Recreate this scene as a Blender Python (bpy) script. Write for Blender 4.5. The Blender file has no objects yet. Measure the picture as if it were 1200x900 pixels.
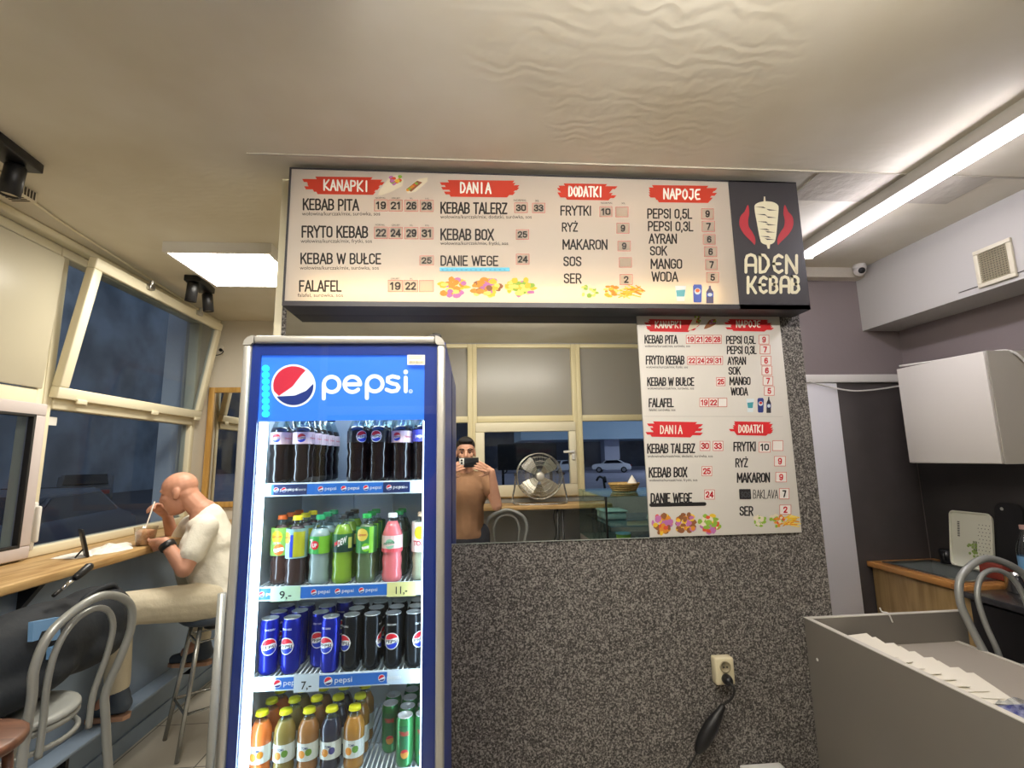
import bpy, bmesh, math, random
import numpy as np
from mathutils import Vector, Matrix, Euler
random.seed(7)
C = bpy.context.scene.collection
PI = math.pi
# ------------------------------------------------ camera
H = 1.58
FPX = 566.4
yaw, pit, rol = (math.radians(a) for a in (4.764, 8.679, -1.059))
FW = Vector((math.sin(yaw)*math.cos(pit), math.cos(yaw)*math.cos(pit), math.sin(pit)))
RT = Vector((math.cos(yaw), -math.sin(yaw), 0)); UP = RT.cross(FW)
RX = math.cos(rol)*RT + math.sin(rol)*UP
UX = -math.sin(rol)*RT + math.cos(rol)*UP
cd = bpy.data.cameras.new('camera'); cam = bpy.data.objects.new('camera', cd); C.objects.link(cam)
cd.sensor_width = 36; cd.lens = 36*FPX/1200; cd.clip_start = .002; cd.clip_end = 300
m = Matrix((RX, UX, -FW)).transposed().to_4x4(); m.translation = (0, 0, H); cam.matrix_world = m
S = bpy.context.scene; S.camera = cam
S.view_settings.view_transform = 'Standard'; S.view_settings.look = 'None'; S.view_settings.gamma = 1
S.view_settings.use_curve_mapping = False
S.view_settings.exposure = 1.1
S.cycles.max_bounces = 9; S.cycles.transparent_max_bounces = 24; S.cycles.diffuse_bounces = 5; S.cycles.glossy_bounces = 5
S.cycles.caustics_reflective = False; S.cycles.caustics_refractive = False
S.cycles.sample_clamp_indirect = 4
LP_PANEL, LP_TUBE, LP_BACK, LP_SIGN, LP_FRIDGE = 18, 19, 18.5, 12, 10
w = bpy.data.worlds.new('dusk'); S.world = w; w.use_nodes = True
w.node_tree.nodes['Background'].inputs[0].default_value = (.36, .42, .52, 1)
w.node_tree.nodes['Background'].inputs[1].default_value = .46

def P(x, y, X=None, Y=None, Z=None):
    """pixel of the photograph -> world point on the plane X=, Y= or Z="""
    d = RX*((x-600)/FPX) + UX*((450-y)/FPX) + FW
    t = X/d.x if X is not None else Y/d.y if Y is not None else (Z-H)/d.z
    p = d*t; p.z += H
    return p
# ------------------------------------------------ materials
def lin(c):
    return tuple(((v/255)/12.92 if v <= 10 else ((v/255+.055)/1.055)**2.4) for v in c[:3]) + (1,)
MC = {}
def M(name, col=(128,)*3, rough=.5, metal=0, bump=None, var=None, emit=0, ecol=None, coat=0, trans=0, spec=.5):
    if name in MC: return MC[name]
    mt = bpy.data.materials.new(name); mt.use_nodes = True; nt = mt.node_tree; N = nt.nodes; L = nt.links
    b = N['Principled BSDF']; c = lin(col)
    b.inputs['Base Color'].default_value = c; b.inputs['Roughness'].default_value = rough; b.inputs['Metallic'].default_value = metal
    b.inputs['Coat Weight'].default_value = coat; b.inputs['Specular IOR Level'].default_value = spec
    if emit:
        b.inputs['Emission Color'].default_value = lin(ecol or col); b.inputs['Emission Strength'].default_value = emit
    tc = N.new('ShaderNodeTexCoord')
    if var:
        sc, amt = var[:2]; c2 = lin(var[2]) if len(var) > 2 else tuple(v*(1-amt) for v in c[:3])+(1,)
        nz = N.new('ShaderNodeTexNoise'); nz.inputs['Scale'].default_value = sc; nz.inputs['Detail'].default_value = 5
        L.new(tc.outputs['Object'], nz.inputs['Vector'])
        rp = N.new('ShaderNodeValToRGB'); rp.color_ramp.elements[0].position = .35; rp.color_ramp.elements[1].position = .65
        rp.color_ramp.elements[0].color = c2; rp.color_ramp.elements[1].color = c
        L.new(nz.outputs['Fac'], rp.inputs['Fac']); L.new(rp.outputs['Color'], b.inputs['Base Color'])
    if bump:
        nz = N.new('ShaderNodeTexNoise'); nz.inputs['Scale'].default_value = bump[0]; nz.inputs['Detail'].default_value = 4
        L.new(tc.outputs['Object'], nz.inputs['Vector'])
        bp = N.new('ShaderNodeBump'); bp.inputs['Strength'].default_value = bump[1]; bp.inputs['Distance'].default_value = .01
        L.new(nz.outputs['Fac'], bp.inputs['Height']); L.new(bp.outputs['Normal'], b.inputs['Normal'])
    if trans:
        tr = N.new('ShaderNodeBsdfTranslucent'); tr.inputs['Color'].default_value = c
        mx = N.new('ShaderNodeMixShader'); mx.inputs[0].default_value = trans
        L.new(b.outputs[0], mx.inputs[1]); L.new(tr.outputs[0], mx.inputs[2])
        L.new(mx.outputs[0], N['Material Output'].inputs['Surface'])
    MC[name] = mt; return mt
def glass(name, tint=(235, 240, 240), refl=.08, rough=.02, gcol=(255, 255, 255), edge=.6):
    if name in MC: return MC[name]
    mt = bpy.data.materials.new(name); mt.use_nodes = True; nt = mt.node_tree; N = nt.nodes; L = nt.links
    N.remove(N['Principled BSDF'])
    t = N.new('ShaderNodeBsdfTransparent'); t.inputs[0].default_value = lin(tint)
    g = N.new('ShaderNodeBsdfGlossy'); g.inputs['Roughness'].default_value = rough; g.inputs['Color'].default_value = lin(gcol)
    lw = N.new('ShaderNodeLayerWeight'); lw.inputs['Blend'].default_value = .5
    pw = N.new('ShaderNodeMath'); pw.operation = 'POWER'; pw.inputs[1].default_value = 4.5
    ad = N.new('ShaderNodeMath'); ad.operation = 'MULTIPLY_ADD'; ad.inputs[1].default_value = edge; ad.inputs[2].default_value = refl/2; ad.use_clamp = True
    mx = N.new('ShaderNodeMixShader'); L.new(lw.outputs['Facing'], pw.inputs[0]); L.new(pw.outputs[0], ad.inputs[0]); L.new(ad.outputs[0], mx.inputs[0])
    L.new(t.outputs[0], mx.inputs[1]); L.new(g.outputs[0], mx.inputs[2]); L.new(mx.outputs[0], N['Material Output'].inputs['Surface'])
    MC[name] = mt; return mt
def E(name, col, s):
    if name in MC: return MC[name]
    mt = bpy.data.materials.new(name); mt.use_nodes = True; N = mt.node_tree.nodes; N.remove(N['Principled BSDF'])
    e = N.new('ShaderNodeEmission'); e.inputs[0].default_value = lin(col); e.inputs[1].default_value = s
    mt.node_tree.links.new(e.outputs[0], N['Material Output'].inputs['Surface']); MC[name] = mt; return mt
# ------------------------------------------------ mesh builder
def wm(o):
    mt = o.matrix_basis.copy()
    return wm(o.parent) @ mt if o.parent else mt
class MB:
    def __init__(s): s.bm = bmesh.new()
    def _f(s, fs, m, sm):
        for f in fs: f.material_index = m; f.smooth = sm
    def box(s, x0, x1, y0, y1, z0, z1, m=0, bev=0, rot=None, seg=2):
        r = bmesh.ops.create_cube(s.bm, size=1); vs = r['verts']
        c = Vector(((x0+x1)/2, (y0+y1)/2, (z0+z1)/2)); d = Vector((abs(x1-x0), abs(y1-y0), abs(z1-z0)))
        for v in vs: v.co = Vector((v.co.x*d.x, v.co.y*d.y, v.co.z*d.z))
        fs = {f for v in vs for f in v.link_faces}
        if bev:
            n0 = set(s.bm.faces)-fs
            es = list({e for v in vs for e in v.link_edges})
            bmesh.ops.bevel(s.bm, geom=es, offset=bev, segments=seg, profile=.5, affect='EDGES', clamp_overlap=True)
            fs = set(s.bm.faces)-n0
        for v in {v for f in fs for v in f.verts}:
            if rot: v.co = rot @ v.co
            v.co += c
        s._f(fs, m, bool(bev)); return s
    def poly(s, pts, m=0, sm=False):
        f = s.bm.faces.new([s.bm.verts.new(p) for p in pts]); s._f([f], m, sm); return s
    def prism(s, pts, off, m=0, sm=False):
        off = Vector(off); a = [s.bm.verts.new(p) for p in pts]; b = [s.bm.verts.new(Vector(p)+off) for p in pts]
        fs = [s.bm.faces.new(a[::-1]), s.bm.faces.new(b)]; n = len(a)
        for i in range(n): fs.append(s.bm.faces.new((a[i], a[(i+1) % n], b[(i+1) % n], b[i])))
        bmesh.ops.recalc_face_normals(s.bm, faces=fs); s._f(fs, m, sm); return s
    def tube(s, pts, r, n=8, m=0, closed=False):
        pts = [Vector(p) for p in pts]; k = len(pts); rs = r if isinstance(r, (list, tuple)) else [r]*k
        T = []
        for i in range(k):
            a = pts[(i-1) % k] if closed or i else pts[0]; b = pts[(i+1) % k] if closed or i < k-1 else pts[-1]
            T.append((b-a).normalized())
        u = T[0].orthogonal().normalized(); rings = []
        for i in range(k):
            u = (u-T[i]*u.dot(T[i])).normalized(); v = T[i].cross(u)
            rings.append([s.bm.verts.new(pts[i]+(u*math.cos(2*PI*j/n)+v*math.sin(2*PI*j/n))*rs[i]) for j in range(n)])
        fs = []
        for i in range(k if closed else k-1):
            A, B = rings[i], rings[(i+1) % k]
            sh = 0
            if closed and i == k-1: sh = min(range(n), key=lambda q: (A[0].co-B[q].co).length)
            for j in range(n): fs.append(s.bm.faces.new((A[j], A[(j+1) % n], B[(j+1+sh) % n], B[(j+sh) % n])))
        s._f(fs, m, True)
        if not closed: s._f([s.bm.faces.new(rings[0][::-1]), s.bm.faces.new(rings[-1])], m, False)
        return s
    def lathe(s, prof, c=(0, 0, 0), n=16, m=0, axis=None, sm=True):
        c = Vector(c); q = Vector((0, 0, 1)).rotation_difference(Vector(axis)).to_matrix() if axis else Matrix.Identity(3)
        rings = [[s.bm.verts.new(c+q @ Vector((r*math.cos(2*PI*j/n), r*math.sin(2*PI*j/n), z))) for j in range(n)] if r > 1e-6 else [s.bm.verts.new(c+q @ Vector((0, 0, z)))] for r, z in prof]
        fs = []
        for A, B in zip(rings, rings[1:]):
            for j in range(n):
                k = (j+1) % n
                if len(A) > 1 and len(B) > 1: fs.append(s.bm.faces.new((A[j], A[k], B[k], B[j])))
                elif len(B) > 1: fs.append(s.bm.faces.new((A[0], B[k], B[j])))
                elif len(A) > 1: fs.append(s.bm.faces.new((A[j], A[k], B[0])))
        if len(rings[0]) > 1 : pass
        s._f(fs, m, sm); return s
    def cyl(s, c, r, z0, z1, n=16, m=0, axis=None):
        return s.lathe([(0, z0), (r, z0), (r, z1), (0, z1)], c, n, m, axis, False)
    def sph(s, c, r, m=0, rot=None, seg=(14, 9)):
        r = (r,)*3 if isinstance(r, (int, float)) else r
        mt = Matrix.Translation(c) @ (rot.to_4x4() if rot else Matrix.Identity(4)) @ Matrix.Diagonal((*r, 1))
        g = bmesh.ops.create_uvsphere(s.bm, u_segments=seg[0], v_segments=seg[1], radius=1, matrix=mt)
        s._f({f for v in g['verts'] for f in v.link_faces}, m, True); return s
    def mesh(s, me, m=0):
        n = set(s.bm.faces); s.bm.from_mesh(me); s._f(set(s.bm.faces)-n, m, False); return s
    def out(s, name, mats, parent=None):
        me = bpy.data.meshes.new(name)
        if parent is not None: s.bm.transform(wm(parent).inverted())
        s.bm.to_mesh(me); s.bm.free()
        for x in (mats if isinstance(mats, (list, tuple)) else [mats]): me.materials.append(x)
        o = bpy.data.objects.new(name, me); C.objects.link(o)
        if parent is not None: o.parent = parent
        return o
def tag(o, label=None, cat=None, group=None, kind=None):
    if label: o['label'] = label
    if cat: o['category'] = cat
    if group: o['group'] = group
    if kind: o['kind'] = kind
    return o
def thing(name, label, cat, loc=(0, 0, 0), rz=0, group=None):
    o = bpy.data.objects.new(name, None); C.objects.link(o); o.location = loc; o.rotation_euler = (0, 0, rz); o.empty_display_size = .05
    return tag(o, label, cat, group)
def struct(name, mb, mats, parent=None):
    o = mb.out(name, mats, parent)
    if parent is None: o['kind'] = 'structure'
    return o
def sroot(name, loc=(0, 0, 0)):
    o = bpy.data.objects.new(name, None); C.objects.link(o); o.location = loc; o['kind'] = 'structure'; o.empty_display_size = .05; return o
KIDS = {}
def tree(o, loc=None, rz=None, label=None, group=None, parent=None):
    c = o.copy(); C.objects.link(c); c.parent = parent
    if loc is not None: c.location = loc
    if rz is not None: c.rotation_euler = (0, 0, rz)
    if label: c['label'] = label
    if group: c['group'] = group
    for k in [x for x in o.children]: tree(k, parent=c)
    return c
def arc(c, r, a0, a1, n, ax='xz'):
    o = []
    for i in range(n+1):
        a = a0+(a1-a0)*i/n; u, v = r*math.cos(a), r*math.sin(a)
        o.append(Vector(c)+(Vector((u, 0, v)) if ax == 'xz' else Vector((0, u, v)) if ax == 'yz' else Vector((u, v, 0))))
    return o
def smoothpts(pts, n=6, closed=False):
    pts = [Vector(p) for p in pts]; k = len(pts); o = []
    for i in range(k if closed else k-1):
        p = [pts[(i+j-1) % k] if closed else pts[max(0, min(k-1, i+j-1))] for j in range(4)]
        for q in range(n):
            t = q/n
            o.append(.5*((2*p[1])+(p[2]-p[0])*t+(2*p[0]-5*p[1]+4*p[2]-p[3])*t*t+(3*p[1]-p[0]-3*p[2]+p[3])*t**3))
    if not closed: o.append(pts[-1])
    return o
# ------------------------------------------------ lettering
TXT = {}
def glyphs(s, bold=0.0):
    k = (s, bold)
    if k not in TXT:
        cu = bpy.data.curves.new('t', 'FONT'); cu.body = s; cu.offset = bold; cu.resolution_u = 3
        ob = bpy.data.objects.new('t', cu); C.objects.link(ob); bpy.context.view_layer.update()
        me = bpy.data.meshes.new_from_object(ob.evaluated_get(bpy.context.evaluated_depsgraph_get()))
        bpy.data.objects.remove(ob); bpy.data.curves.remove(cu)
        v = np.array([x.co[:2] for x in me.vertices]); f = [tuple(p.vertices) for p in me.polygons]
        bpy.data.meshes.remove(me); TXT[k] = (v, f)
    return TXT[k]
def put_text(mb, s, fn, bold=0.0, m=0, cap=.727):
    """fn(u,v): u 0..1 along the width, v 0..1 over the cap height"""
    v, f = glyphs(s, bold)
    if not len(v): return
    x0, x1 = v[:, 0].min(), v[:, 0].max()
    bv = [mb.bm.verts.new(fn((p[0]-x0)/(x1-x0), p[1]/cap)) for p in v]
    for q in f:
        try: fc = mb.bm.faces.new([bv[i] for i in q]); fc.material_index = m
        except ValueError: pass
class Sheet:
    """flat print on the plane Y = y0, drawn in pixels of the photograph"""
    def __init__(s, y0): s.y0 = y0; s.k = 0
    def p(s, x, y, off=0): 
        q = P(x, y, Y=s.y0); q.y = s.y0-off; return q
    def text(s, mb, t, x0, y0, x1, y1, off=.001, bold=0.0, m=0, skew=0.0):
        a, b, c = s.p(x0, y1, off), s.p(x1, y1, off), s.p(x0, y0, off)
        b2 = s.p(x1, y1+skew, off)
        put_text(mb, t, lambda u, v: a+(b2-a)*u+(c-a)*v, bold, m)
    def poly(s, mb, pts, off=.001, m=0): mb.poly([s.p(x, y, off) for x, y in pts], m)
    def disc(s, mb, x, y, rx, ry, off=.001, m=0, n=24, jit=0):
        s.poly(mb, [(x+rx*(1+random.uniform(-jit, jit))*math.cos(2*PI*i/n), y+ry*(1+random.uniform(-jit, jit))*math.sin(2*PI*i/n)) for i in range(n)], off, m)
    def stroke(s, mb, pts, wd, off=.001, m=0):
        for (xa, ya), (xb, yb) in zip(pts, pts[1:]):
            d = math.hypot(xb-xa, yb-ya) or 1; nx, ny = -(yb-ya)/d*wd/2, (xb-xa)/d*wd/2
            s.poly(mb, [(xa+nx, ya+ny), (xb+nx, yb+ny), (xb-nx, yb-ny), (xa-nx, ya-ny)], off, m)
        for x, y in pts: s.disc(mb, x, y, wd/2, wd/2, off+.00004, m, 8)
    def brush(s, mb, x0, y0, x1, y1, off=.001, m=0):
        h = y1-y0; n = 7
        for i in range(n):
            a = y0+h*i/n; b = y0+h*(i+1.25)/n; e0 = random.uniform(0, .13)*(x1-x0); e1 = random.uniform(0, .13)*(x1-x0)
            if i in (0, n-1): e0 += .06*(x1-x0); e1 += .08*(x1-x0)
            s.poly(mb, [(x0+e0, a), (x1-e1, a+.8), (x1-e1-3, b+.8), (x0+e0+2, b)], off+i*.00003, m)
# stroke letters (unit box, y down) for the hand-drawn headings
SL = {'A': [[(0, 1), (.5, 0), (1, 1)], [(.2, .62), (.8, .62)]], 'K': [[(.05, 0), (.05, 1)], [(.95, 0), (.1, .55), (1, 1)]],
 'N': [[(.05, 1), (.05, 0), (.92, 1), (.92, 0)]], 'P': [[(.05, 1), (.05, 0), (.7, .05), (.9, .27), (.7, .5), (.1, .55)]], 'I': [[(.5, 0), (.5, 1)]],
 'D': [[(.05, 0), (.05, 1), (.6, .93), (.92, .55), (.65, .1), (.05, 0)]], 'O': [[(.5, 0), (.1, .25), (.08, .7), (.5, 1), (.92, .7), (.9, .25), (.5, 0)]],
 'T': [[(0, .02), (1, .02)], [(.5, 0), (.5, 1)]], 'J': [[(.3, 0), (.85, 0), (.8, .8), (.45, 1), (.1, .8)]],
 'E': [[(.95, 0), (.3, .03), (.08, .3), (.1, .75), (.35, .98), (.95, .95)], [(.1, .5), (.75, .48)]],
 'B': [[(.05, 0), (.05, 1), (.7, .97), (.92, .74), (.65, .5), (.08, .48)], [(.05, 0), (.6, .02), (.82, .24), (.6, .47)]],
 'L': [[(.05, 0), (.05, 1), (.9, 1)]], 'V': [[(0, 0), (.5, 1), (1, 0)]]}
# narrow signage letters drawn with strokes: width, strokes (unit box, y down)
def _o(x0=.08, x1=.92, y0=.05, y1=.95, c=.2): return [(x0, y0+c), (x0+.06, y0+c*.35), (.5, y0), (x1-.06, y0+c*.35), (x1, y0+c), (x1, y1-c), (x1-.06, y1-c*.35), (.5, y1), (x0+.06, y1-c*.35), (x0, y1-c), (x0, y0+c)]
DIN = {'A': (1, [[(0, 1), (.5, 0), (1, 1)], [(.2, .68), (.8, .68)]]), 'B': (.95, [[(.08, .03), (.08, .97), (.6, .97), (.9, .85), (.92, .68), (.8, .53), (.1, .5)], [(.08, .03), (.6, .03), (.86, .14), (.88, .32), (.7, .47)]]),
 'C': (.95, [[(.92, .28), (.86, .12), (.5, .04), (.14, .12), (.08, .28), (.08, .72), (.14, .88), (.5, .96), (.86, .88), (.92, .72)]]), 'D': (.95, [[(.08, .03), (.08, .97), (.55, .97), (.88, .84), (.92, .7), (.92, .3), (.88, .16), (.55, .03), (.08, .03)]]),
 'E': (.85, [[(.95, .03), (.08, .03), (.08, .97), (.95, .97)], [(.08, .5), (.8, .5)]]), 'F': (.82, [[(.95, .03), (.08, .03), (.08, 1)], [(.08, .5), (.8, .5)]]), 'G': (.95, [[(.92, .28), (.86, .12), (.5, .04), (.14, .12), (.08, .28), (.08, .72), (.14, .88), (.5, .96), (.86, .88), (.92, .72), (.92, .52), (.55, .52)]]),
 'I': (.22, [[(.5, 0), (.5, 1)]]), 'K': (.98, [[(.08, 0), (.08, 1)], [(.92, 0), (.08, .62)], [(.4, .4), (.96, 1)]]), 'L': (.8, [[(.08, 0), (.08, .97), (.95, .97)]]), 'Ł': (.85, [[(.2, 0), (.2, .97), (1, .97)], [(-.05, .62), (.6, .38)]]),
 'M': (1.25, [[(.06, 1), (.06, .02), (.5, .7), (.94, .02), (.94, 1)]]), 'N': (1, [[(.08, 1), (.08, .02), (.92, .98), (.92, 0)]]), 'O': (.97, [_o()]), 'P': (.92, [[(.08, 1), (.08, .03), (.6, .03), (.88, .14), (.92, .3), (.88, .46), (.6, .57), (.08, .57)]]),
 'R': (.95, [[(.08, 1), (.08, .03), (.6, .03), (.88, .14), (.92, .28), (.88, .42), (.6, .53), (.08, .53)], [(.5, .53), (.95, 1)]]), 'S': (.92, [[(.92, .25), (.85, .11), (.5, .04), (.14, .11), (.08, .25), (.16, .41), (.82, .57), (.92, .74), (.85, .89), (.5, .96), (.14, .89), (.07, .74)]]),
 'T': (.9, [[(0, .03), (1, .03)], [(.5, .03), (.5, 1)]]), 'U': (.97, [[(.08, 0), (.08, .72), (.14, .88), (.5, .96), (.86, .88), (.92, .72), (.92, 0)]]), 'W': (1.4, [[(0, 0), (.25, .98), (.5, .1), (.75, .98), (1, 0)]]),
 'X': (.95, [[(0, 0), (1, 1)], [(1, 0), (0, 1)]]), 'Y': (.95, [[(0, 0), (.5, .5), (1, 0)], [(.5, .5), (.5, 1)]]), 'Z': (.9, [[(.05, .03), (.95, .03), (.05, .97), (.95, .97)]]), 'Ż': (.9, [[(.05, .03), (.95, .03), (.05, .97), (.95, .97)], [(.5, -.2), (.5, -.16)]]),
 '0': (.9, [_o()]), '1': (.62, [[(.1, .24), (.62, .02), (.62, 1)]]), '2': (.9, [[(.08, .3), (.15, .12), (.5, .03), (.85, .12), (.9, .3), (.8, .48), (.1, .96), (.95, .96)]]), '3': (.9, [[(.08, .24), (.18, .1), (.5, .03), (.82, .11), (.88, .27), (.76, .43), (.42, .48), (.78, .53), (.92, .72), (.84, .89), (.5, .97), (.16, .89), (.07, .74)]]),
 '4': (.95, [[(.74, 1), (.74, .03), (.04, .72), (1, .72)]]), '5': (.9, [[(.86, .04), (.2, .04), (.13, .48), (.5, .38), (.84, .47), (.92, .68), (.82, .88), (.5, .97), (.16, .88), (.08, .74)]]), '6': (.9, [[(.86, .2), (.75, .07), (.5, .03), (.2, .12), (.08, .5), (.1, .78), (.25, .93), (.5, .97), (.78, .92), (.92, .68), (.8, .46), (.5, .4), (.2, .47), (.1, .62)]]),
 '7': (.9, [[(.06, .04), (.94, .04), (.4, 1)]]), '8': (.9, [[(.5, .47), (.18, .38), (.12, .22), (.25, .07), (.5, .03), (.75, .07), (.88, .22), (.82, .38), (.5, .47), (.15, .58), (.07, .75), (.2, .92), (.5, .97), (.8, .92), (.93, .75), (.85, .58), (.5, .47)]]),
 '9': (.9, [[(.14, .8), (.25, .93), (.5, .97), (.8, .88), (.92, .5), (.9, .22), (.75, .07), (.5, .03), (.22, .08), (.08, .32), (.2, .54), (.5, .6), (.8, .53), (.9, .38)]]), ',': (.22, [[(.55, .92), (.35, 1.12)]]), ' ': (.42, [])}
def din(sh, mb, t, x0, y0, x1, y1, off=.001, m=0, skew=0.0, wd=None, gap=.2):
    ws = [DIN[c][0] for c in t]; tot = sum(ws)+gap*(len(t)-1); k = (x1-x0)/tot; wd = wd or min((y1-y0)*.135, .3*k+.6); x = x0; h = wd/2
    for i, (c, w_) in enumerate(zip(t, ws)):
        sl = skew*(x-x0)/(x1-x0)
        for st in DIN[c][1]: sh.stroke(mb, [(x+w_*k*u, y0+h+sl+(y1-y0-2*h)*v) for u, v in st], wd, off, m)
        x += (w_+gap)*k
def hand(sh, mb, t, x0, y0, x1, y1, wd, off=.001, m=0, slope=0.0):
    n = len(t); cw = (x1-x0)/n
    for i, ch in enumerate(t):
        wI = .35 if ch == 'I' else .78
        for st in SL[ch]:
            sh.stroke(mb, [(x0+cw*(i+(1-wI)/2*.8+wI*px), y0+(y1-y0)*py+slope*i) for px, py in st], wd, off+.00012*i, m)
def wrap(r, z0):
    return lambda a, z: Vector((r*math.sin(a), -r*math.cos(a), z0+z))
# ------------------------------------------------ organic bodies
def blob(parts, voxel, name, mats, parent, smooth=5, fn=None):
    b = MB()
    for q in parts:
        if q[0] == 'c':
            p0, p1 = Vector(q[1]), Vector(q[3]); r0, r1 = q[2], q[4]
            b.sph(p0, r0); b.sph(p1, r1); d = p1-p0
            if d.length > 1e-5:
                b.lathe([(0, 0), (r0, 0), (r1, d.length), (0, d.length)], p0, 14, 0, d.normalized())
        else: b.sph(q[1], q[2], rot=q[3] if len(q) > 3 else None, seg=(18, 12))
    me = bpy.data.meshes.new('b'); b.bm.to_mesh(me); b.bm.free()
    o = bpy.data.objects.new('b', me); C.objects.link(o)
    md = o.modifiers.new('r', 'REMESH'); md.mode = 'VOXEL'; md.voxel_size = voxel; md.use_smooth_shade = True
    s = o.modifiers.new('s', 'SMOOTH'); s.iterations = smooth; s.factor = .5
    bpy.context.view_layer.update()
    m2 = bpy.data.meshes.new_from_object(o.evaluated_get(bpy.context.evaluated_depsgraph_get()))
    bpy.data.objects.remove(o); bpy.data.meshes.remove(me)
    m2.name = name
    if parent is not None: m2.transform(wm(parent).inverted())
    m2.materials.clear()
    for x in (mats if isinstance(mats, (list, tuple)) else [mats]): m2.materials.append(x)
    for p in m2.polygons: p.use_smooth = True; p.material_index = 0
    if fn:
        for p in m2.polygons: p.material_index = fn(p.center)
    r = bpy.data.objects.new(name, m2); C.objects.link(r)
    if parent is not None: r.parent = parent
    return r
def frame(f, u=(0, 0, 1)):
    f = Vector(f).normalized(); l = Vector(u).cross(f).normalized(); u = f.cross(l); return Matrix((f, l, u)).transposed()
def head_parts(c, R, bald=True):
    c = Vector(c); q = lambda x, y, z: c+R @ Vector((x, y, z))
    o = [('e', q(-.006, 0, .035), (.100, .079, .086), R), ('e', q(.028, 0, -.042), (.071, .064, .086), R), ('e', q(.05, 0, -.10), (.038, .037, .028), R), ('e', q(-.04, 0, -.02), (.06, .066, .07), R),
         ('c', q(.088, 0, .02), .011, q(.106, 0, -.022), .015), ('e', q(.1, 0, -.028), (.018, .019, .01), R),
         ('e', q(.078, 0, .032), (.018, .055, .012), R), ('e', q(.083, 0, -.066), (.016, .026, .007), R), ('e', q(.081, 0, -.08), (.015, .022, .008), R)]
    for s in (-1, 1):
        o += [('e', q(-.012, s*.08, -.008), (.022, .011, .034), R @ Euler((0, -.25, 0)).to_matrix()), ('e', q(.064, s*.042, -.018), (.022, .022, .02), R)]
    return o
def hand_parts(w, d, n, th, curl=(.4, .5, .4), spread=.12, sc=1.0, tcurl=.4):
    """w wrist, d finger direction, n palm normal, th = +1/-1 side of the thumb along d x n"""
    w = Vector(w); d = Vector(d).normalized(); n = Vector(n); n = (n-d*n.dot(d)).normalized(); s = d.cross(n)*th
    o = [('c', w, .026*sc, w+d*.03*sc, .027*sc)]
    for k in (-1, 0, 1): o.append(('c', w+d*.025*sc+s*.018*k*sc, .017*sc, w+d*.082*sc+s*.026*k*sc, .0145*sc))
    for i, (k, ln) in enumerate(((1.25, .9), (.42, 1), (-.42, .95), (-1.25, .75))):
        p = w+d*.085*sc+s*.024*k*sc; a = 0; dd = (d+s*spread*k).normalized(); r = .0105*sc
        for j, L in enumerate((.042, .027, .022)):
            a += curl[j]; v = dd*math.cos(a)+n*math.sin(a); p2 = p+v*L*ln*sc; o.append(('c', p, r, p2, r*.9)); p = p2; r *= .9
    p = w+d*.03*sc+s*.03*sc; v = (s*.75+d*.6+n*.35).normalized()
    p2 = p+v*.042*sc; o.append(('c', p, .0145*sc, p2, .012*sc)); v2 = (v+d*.5+n*tcurl).normalized(); o.append(('c', p2, .012*sc, p2+v2*.034*sc, .0095*sc))
    return o
# ================================================ the room
ZC = 2.815; XL, XR = -2.25, 2.92; YB = -1.02; YF = 4.3; W = 2.05
def ceiling_mat():
    mt = M('ceiling_plaster', (226, 222, 208), .75, var=(1.1, .2, (206, 198, 176))); nt = mt.node_tree; N = nt.nodes; L = nt.links
    tc = N.new('ShaderNodeTexCoord'); b = N['Principled BSDF']
    n1 = N.new('ShaderNodeTexNoise'); n1.inputs['Scale'].default_value = 2.2; n1.inputs['Detail'].default_value = 3
    wv = N.new('ShaderNodeTexWave'); wv.wave_type = 'RINGS'; wv.inputs['Scale'].default_value = 13; wv.inputs['Distortion'].default_value = 10; wv.inputs['Detail'].default_value = 2; wv.inputs['Detail Scale'].default_value = .6
    n2 = N.new('ShaderNodeTexNoise'); n2.inputs['Scale'].default_value = 1.3
    rp = N.new('ShaderNodeValToRGB'); rp.color_ramp.elements[0].position = .5; rp.color_ramp.elements[1].position = .62
    mu = N.new('ShaderNodeMath'); mu.operation = 'MULTIPLY'; ad = N.new('ShaderNodeMath'); ad.operation = 'ADD'
    for x in (n1, wv, n2): L.new(tc.outputs['Object'], x.inputs['Vector'])
    L.new(n2.outputs['Fac'], rp.inputs['Fac']); L.new(wv.outputs['Fac'], mu.inputs[0]); L.new(rp.outputs['Color'], mu.inputs[1])
    L.new(mu.outputs[0], ad.inputs[0]); L.new(n1.outputs['Fac'], ad.inputs[1])
    bp = N.new('ShaderNodeBump'); bp.inputs['Strength'].default_value = .055; bp.inputs['Distance'].default_value = .02
    L.new(ad.outputs[0], bp.inputs['Height']); L.new(bp.outputs['Normal'], b.inputs['Normal']); return mt
def speckle(name, c1, c2, c3, sc=260, rough=.7):
    mt = M(name, c1, rough); nt = mt.node_tree; N = nt.nodes; L = nt.links; tc = N.new('ShaderNodeTexCoord')
    nz = N.new('ShaderNodeTexNoise'); nz.inputs['Scale'].default_value = sc; nz.inputs['Detail'].default_value = 2
    L.new(tc.outputs['Object'], nz.inputs['Vector']); rp = N.new('ShaderNodeValToRGB'); e = rp.color_ramp.elements
    e[0].position = .36; e[0].color = lin(c2); e[1].position = .66; e[1].color = lin(c3); x = rp.color_ramp.elements.new(.5); x.color = lin(c1)
    L.new(nz.outputs['Fac'], rp.inputs['Fac']); L.new(rp.outputs['Color'], N['Principled BSDF'].inputs['Base Color'])
    bp = N.new('ShaderNodeBump'); bp.inputs['Strength'].default_value = .5; bp.inputs['Distance'].default_value = .004
    L.new(nz.outputs['Fac'], bp.inputs['Height']); L.new(bp.outputs['Normal'], N['Principled BSDF'].inputs['Normal']); return mt
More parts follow.
